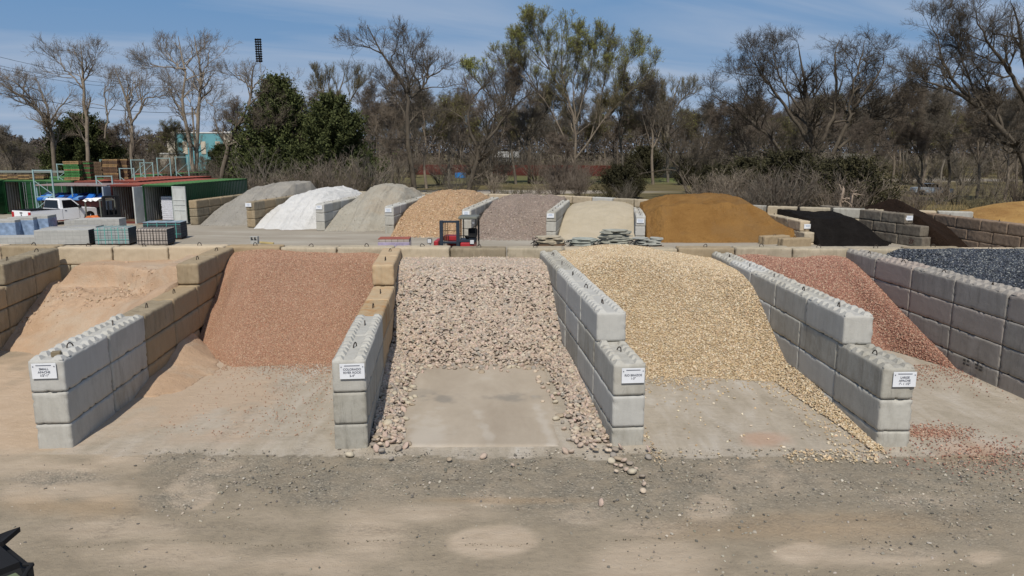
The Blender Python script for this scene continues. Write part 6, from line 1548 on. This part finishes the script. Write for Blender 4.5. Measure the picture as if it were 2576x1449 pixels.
for i in range(9): put_brush(2, 1395 + i * 9, g.uniform(98, 116), g.uniform(.9, 1.5), 'leafless brush at the foot of the tall budding tree', 'brush under the budding tree')
for i in range(16): put_brush(int(g.integers(0, 4)), 1830 + i * 48 + g.uniform(-15, 15), g.uniform(58, 70) + (i > 8) * 6, g.uniform(.7, 1.25), 'leafless brush behind the soil and mulch piles at right', 'brush behind the mulch')
for i in range(64):
    y = g.uniform(118, 200); u = 960 + (i + g.uniform(0, 1)) * 1750 / 64
    put_brush(i % 4, u, y, g.uniform(1.0, 2.2), '%s leafless undergrowth beyond the lawn, behind the %s' % (('pale', 'brown', 'reddish', 'olive')[i % 4], ('white gravel', 'grey screenings', 'tan and mauve gravel', 'beige sand', 'brown soil', 'black mulch', 'dark brown mulch', 'right edge')[min(7, i // 8)]), 'undergrowth in the wood')
for i in range(26):
    y = g.uniform(96, 160); u = -40 + (i + g.uniform(0, 1)) * 760 / 26
    put_brush(int(g.integers(0, 4)), u, y, g.uniform(.9, 1.8), 'tall leafless undergrowth behind the containers', 'undergrowth at left')
for i in range(14): put_brush(i % 4, 640 + i * 22 + g.uniform(-8, 8), g.uniform(68, 76), g.uniform(.9, 1.7), '%s bare brush standing in front of the big junipers' % ('pale', 'brown', 'reddish', 'olive')[i % 4], 'bare brush before the junipers')
for i in range(20): put_brush(int((0, 2, 1, 0)[i % 4]), 1770 + i * 21 + g.uniform(-8, 8), g.uniform(55, 66) + (10 if i < 6 else 0), g.uniform(.8, 1.3), 'pale leafless stems standing before the dark evergreen shrubs', 'bare stems before the shrubs')
# pale dead vine stumps
for i, (u, y, h) in enumerate([(2112, 55.5, 2.6), (2137, 55.0, 2.4)]):
    g2 = np.random.default_rng(70 + i); x = (u - 1288) / F * y
    p, r = resample([(0, 0, 0), (.12, 0, h * .3), (-.08, 0, h * .6), (.1, 0, h)], [.16, .13, .12, .10], 12); p = p + g2.normal(0, .03, p.shape)
    c1, r1 = offshoots(p[None], r[None], 8, .5, 1.3, 1.2, .0, g2, 5, .3, .35, .5, .03)
    v, f = merge([tubes(p[None], r[None], 7), tubes(c1, r1, 5)])
    o = link('tree_stump', np_mesh('tree_stump', v, f, bark('dead_vine_wood' , (.26, .20, .15), (.42, .34, .27)), True), None, (x, y, 0)); tag(o, 'pale dead twisted stump, %s of the two behind the liner' % ('left' if i == 0 else 'right'), 'stump')
# dry grass along the back of the yard
gg = np.random.default_rng(9); n = 16000
xs = gg.uniform(-45, 45, n); yb = np.interp(xs, [-45, -23, -11, 3.6, 9.4, 16.9, 22.2, 45], [84, 71.5, 67, 62.3, 57.2, 50.2, 47.5, 60]); ys = yb + np.abs(gg.normal(0, 9, n))
bp = np.stack([xs, ys, np.zeros(n)], 1); hgt = gg.uniform(.15, .55, (n, 1)) * (1 + (gg.random((n, 1)) < .15) * 1.2); dd = unit(gg.normal(0, .3, (n, 3)) + np.array([0, 0, 1])); sd = unit(np.cross(dd, gg.normal(0, 1, (n, 3)))) * .018
v = np.stack([bp - sd, bp + sd, bp + dd * hgt + sd * .3, bp + dd * hgt - sd * .3], 1).reshape(-1, 3)
tag(link('dry_grass', np_mesh('dry_grass', v, np.arange(4 * n).reshape(-1, 4), plain('straw', (.26, .20, .10), .9, .1, var=.4, scale=.6))), 'dry yellow grass standing behind the far bays', 'grass', None, 'stuff')
# distant wood that closes the horizon
n = 170000; u = gg.uniform(-400, 2900, n); y = gg.uniform(260, 340, n); x = (u - 1288) / F * y
top = 10.5 + 4.5 * fbm(u / 90, u * 0, 161, 4) + 2 * fbm(u / 20, u * 0, 162, 3) + 2.5 * sstep(900, 1400, u); z = gg.uniform(0, 1, n) ** .8 * top
lf = leaves(np.stack([x, y, z], 1), .48, gg, 2.2, .8)
tag(link('distant_woods', np_mesh('distant_woods', lf[0], lf[1], leafmat('distant_twigs', (.075, .062, .050), (.15, .125, .105)), False, np.repeat(lf[2], 3, 1))), 'far off brown grey woods closing the horizon', 'woods', None, 'stuff')

# ------------------------------------------------------------------ far buildings, fences, poles
def far_box(name, label, cat, u0, u1, v1, y, dpt, mat, roofm, zt, gable=False, group=None, windows=0):
    x0 = (u0 - 1288) / F * y; x1 = (u1 - 1288) / F * y; r = empty(name, ((x0 + x1) / 2, y, 0), 0, label, cat, group); w = x1 - x0
    MB().box((0, dpt / 2, zt / 2), (w, dpt, zt)).build('wall', mat, r)
    if gable: MB().prism([(-w / 2 - .3, zt), (w / 2 + .3, zt), (w / 2 - .6, zt + 1.7), (-w / 2 + .6, zt + 1.7)], -.3, dpt + .3).build('roof', roofm, r)
    else: MB().box((0, dpt / 2, zt + .15), (w + .3, dpt + .3, .3)).build('roof', roofm, r)
    for i in range(windows): MB().box((-w / 2 + (i + .5) * w / windows, -.03, zt * .45), (1.2, .06, 1.3)).build('window', M['glass'], r)
    return r
st = plain('cream_stone', (.50, .45, .36), .9, .1, var=.2, scale=.6); tealw = plain('teal_wall', (.13, .32, .36), .8, .2, var=.1, scale=.3); wht = plain('white_trim', (.68, .68, .66), .7)
b_ = far_box('teal_building', 'flat roofed teal and cream stone building far at left', 'building', 458, 590, 0, 205, 14, tealw, wht, 10.2, windows=4)
w = 14.6
MB().box((-8.0, -.6, 5.6), (2.2, 1.4, 11.2)).build('corner_pillar', st, b_); MB().box((8.6, -.8, 5.2), (4.6, 1.8, 9.8)).build('stone_wing', st, b_); MB().box((8.6, -.8, 10.4), (4.9, 2.1, .5)).build('wing_trim', wht, b_)
for xx in (-4.8, .2, 4.2): MB().box((xx, -.09, 6.3), (1.3, .12, 3.4)).build('panel', st, b_)
far_box('house', 'low white house seen through the trees above the red fence', 'house', 1246, 1310, 0, 215, 9, plain('grey_siding', (.30, .31, .31)), plain('white_roof', (.55, .56, .56)), 3.6, True, windows=3)
far_box('house', 'pale house seen through the trees right of the budding tree', 'house', 1600, 1650, 0, 210, 9, plain('pale_siding', (.55, .56, .52)), plain('pale_roof', (.50, .50, .46)), 4.4, True, windows=2)
far_box('house', 'small cream gabled house behind the oak at right', 'house', 2135, 2178, 0, 140, 6, plain('cream_siding', (.48, .43, .28)), plain('tan_roof', (.22, .2, .16)), 3.2, True, windows=1)
far_box('house', 'low grey roofed building beside the teal building', 'house', 415, 458, 0, 200, 9, plain('tan_siding', (.28, .25, .2)), plain('light_roof', (.45, .45, .43)), 4.6, False, windows=1)
# red plank fence and grey fence: each a thing with panels and posts
def fence(label, u0, u1, y0, y1, h, mat, n, name='fence', cat='fence'):
    x0, x1 = (u0 - 1288) / F * y0, (u1 - 1288) / F * y1; d = Vector((x1 - x0, y1 - y0)); L_ = d.length; r = empty(name, (x0, y0, 0), math.atan2(d.y, d.x), label, cat)
    for i in range(n):
        mb = MB(); a_ = L_ / n; k = 10
        for q in range(k): mb.box((i * a_ + (q + .5) * (a_ - .1) / k + .05, random.uniform(-.01, .01), h / 2 + .05), ((a_ - .1) / k * .94, .04, h * random.uniform(.97, 1.0)))
        mb.build('panel', mat, r); MB().box((i * a_, .06, h / 2 + .05), (.1, .1, h + .1)).build('post', mat, r)
fence('long dull red plank fence beyond the lawn', 1040, 1625, 172, 158, 2.3, plain('dull_red_planks', (.11, .034, .027), .85, .1, var=.3, scale=.4), 20)
fence('dark grey fence right of the red one beyond the green lawn', 1632, 1800, 156, 138, 2.2, plain('dark_grey_planks', (.060, .068, .07), .85, .1, var=.3, scale=.4), 6)
o = MB().box((0, 0, .55), (2.2, 1.0, 1.1)).build('blue_bin', plain('bright_blue', (.02, .17, .45), .4), None, .08); o.location = ((1160 - 1288) / F * 150, 150, 0); tag(o, 'blue bin on the lawn beside the dark forked tree', 'bin')
# parked car
def car(u, y, rz, label, col):
    r = empty('parked_car', ((u - 1288) / F * y, y, 0), rz, label, 'car'); cm = NT('car_paint', .3, .5); cm.color(col); cm = cm.m
    pl = [(-2.2, .35), (-1.8, .30)] + arch(-1.35, .36, .30, 8) + [(-.9, .28), (.9, .28)] + arch(1.35, .36, .30, 8) + [(1.8, .3), (2.2, .38), (2.25, .75), (1.9, .88), (1.1, .95), (-1.5, .98), (-2.15, .92), (-2.25, .6)]
    MB().prism(pl, -.85, .85).build('body', cm, r, .04); MB().prism([(1.15, .93), (.45, 1.40), (-.9, 1.43), (-1.6, .96)], -.72, .72).build('cabin', M['glass'], r, .03); MB().prism([(.42, 1.40), (-.88, 1.42), (-.8, 1.46), (.35, 1.45)], -.66, .66).build('roof', cm, r)
    for cx in (-1.35, 1.35):
        for s in (-1, 1): wheel(r, (cx, s * .74, .31), .31, .2, False)
car(2335, 92, R(-8), 'light blue grey car parked among the trees at right', (.26, .31, .36))
# stadium light, utility pole and lines
r = empty('stadium_light', ((683 - 1288) / F * 260, 260, 0), 0, 'tall stadium floodlight mast above the junipers', 'floodlight')
MB().tube((0, 0, 0), (-.7, 0, 37.5), .45, .22, 10).build('pole', M['chrome'], r)
zt = PD(680, 97, 260).z; zb = PD(680, 157, 260).z
mb = MB()
for i in range(10):
    z = zb + (i + .5) * (zt - zb) / 10; mb.box((-.8, 0, z), (2.1, .3, .18))
    for k in (-.75, 0, .75): mb.tube((-.8 + k, -.2, z + .1), (-.8 + k, -.55, z - .05), .34, .40, 8)
mb.build('lamp_bank', M['black'], r)
r = empty('utility_pole', ((505 - 1288) / F * 104, 104, 0), 0, 'wooden utility pole standing just right of the twin trunks', 'utility pole')
MB().tube((0, 0, 0), (0, 0, 11.2), .17, .12, 8).build('pole', BK['pale'], r); MB().box((0, 0, 10.4), (2.2, .12, .14)).build('crossarm', BK['grey'], r)
def wire(label, p0, p1, sag, rad=.022):
    p0, p1 = Vector(p0), Vector(p1); pts_ = []
    for i in range(17):
        t_ = i / 16; q = p0.lerp(p1, t_); q.z -= sag * 4 * t_ * (1 - t_); pts_.append(q)
    mb = MB(); o_ = Vector(pts_[0]); mb.path([q - o_ for q in pts_], rad, 4); o = mb.build('power_line', M['black']); o.location = o_; tag(o, label, 'power line', 'power lines at upper left')
wire('highest thin power line crossing the sky at left', PD(-60, 128, 78), PD(505, 206, 104), 1.0)
wire('power line just below the highest one at left', PD(-60, 152, 78), PD(505, 212, 104), 1.0)
wire('power line close under the second one at left', PD(-60, 157, 78), PD(505, 212, 103.6), 1.3)
wire('thick lower power line passing behind the slim bare tree', PD(-60, 222, 78), PD(505, 283, 104), .8, .035)
wire('thin wire in front of the junipers and the fork tree', PD(640, 330, 84), PD(1660, 355, 92), .6, .018)
wire('thin wire crossing before the oak at right', PD(1700, 400, 80), PD(2620, 322, 62), .5, .018)
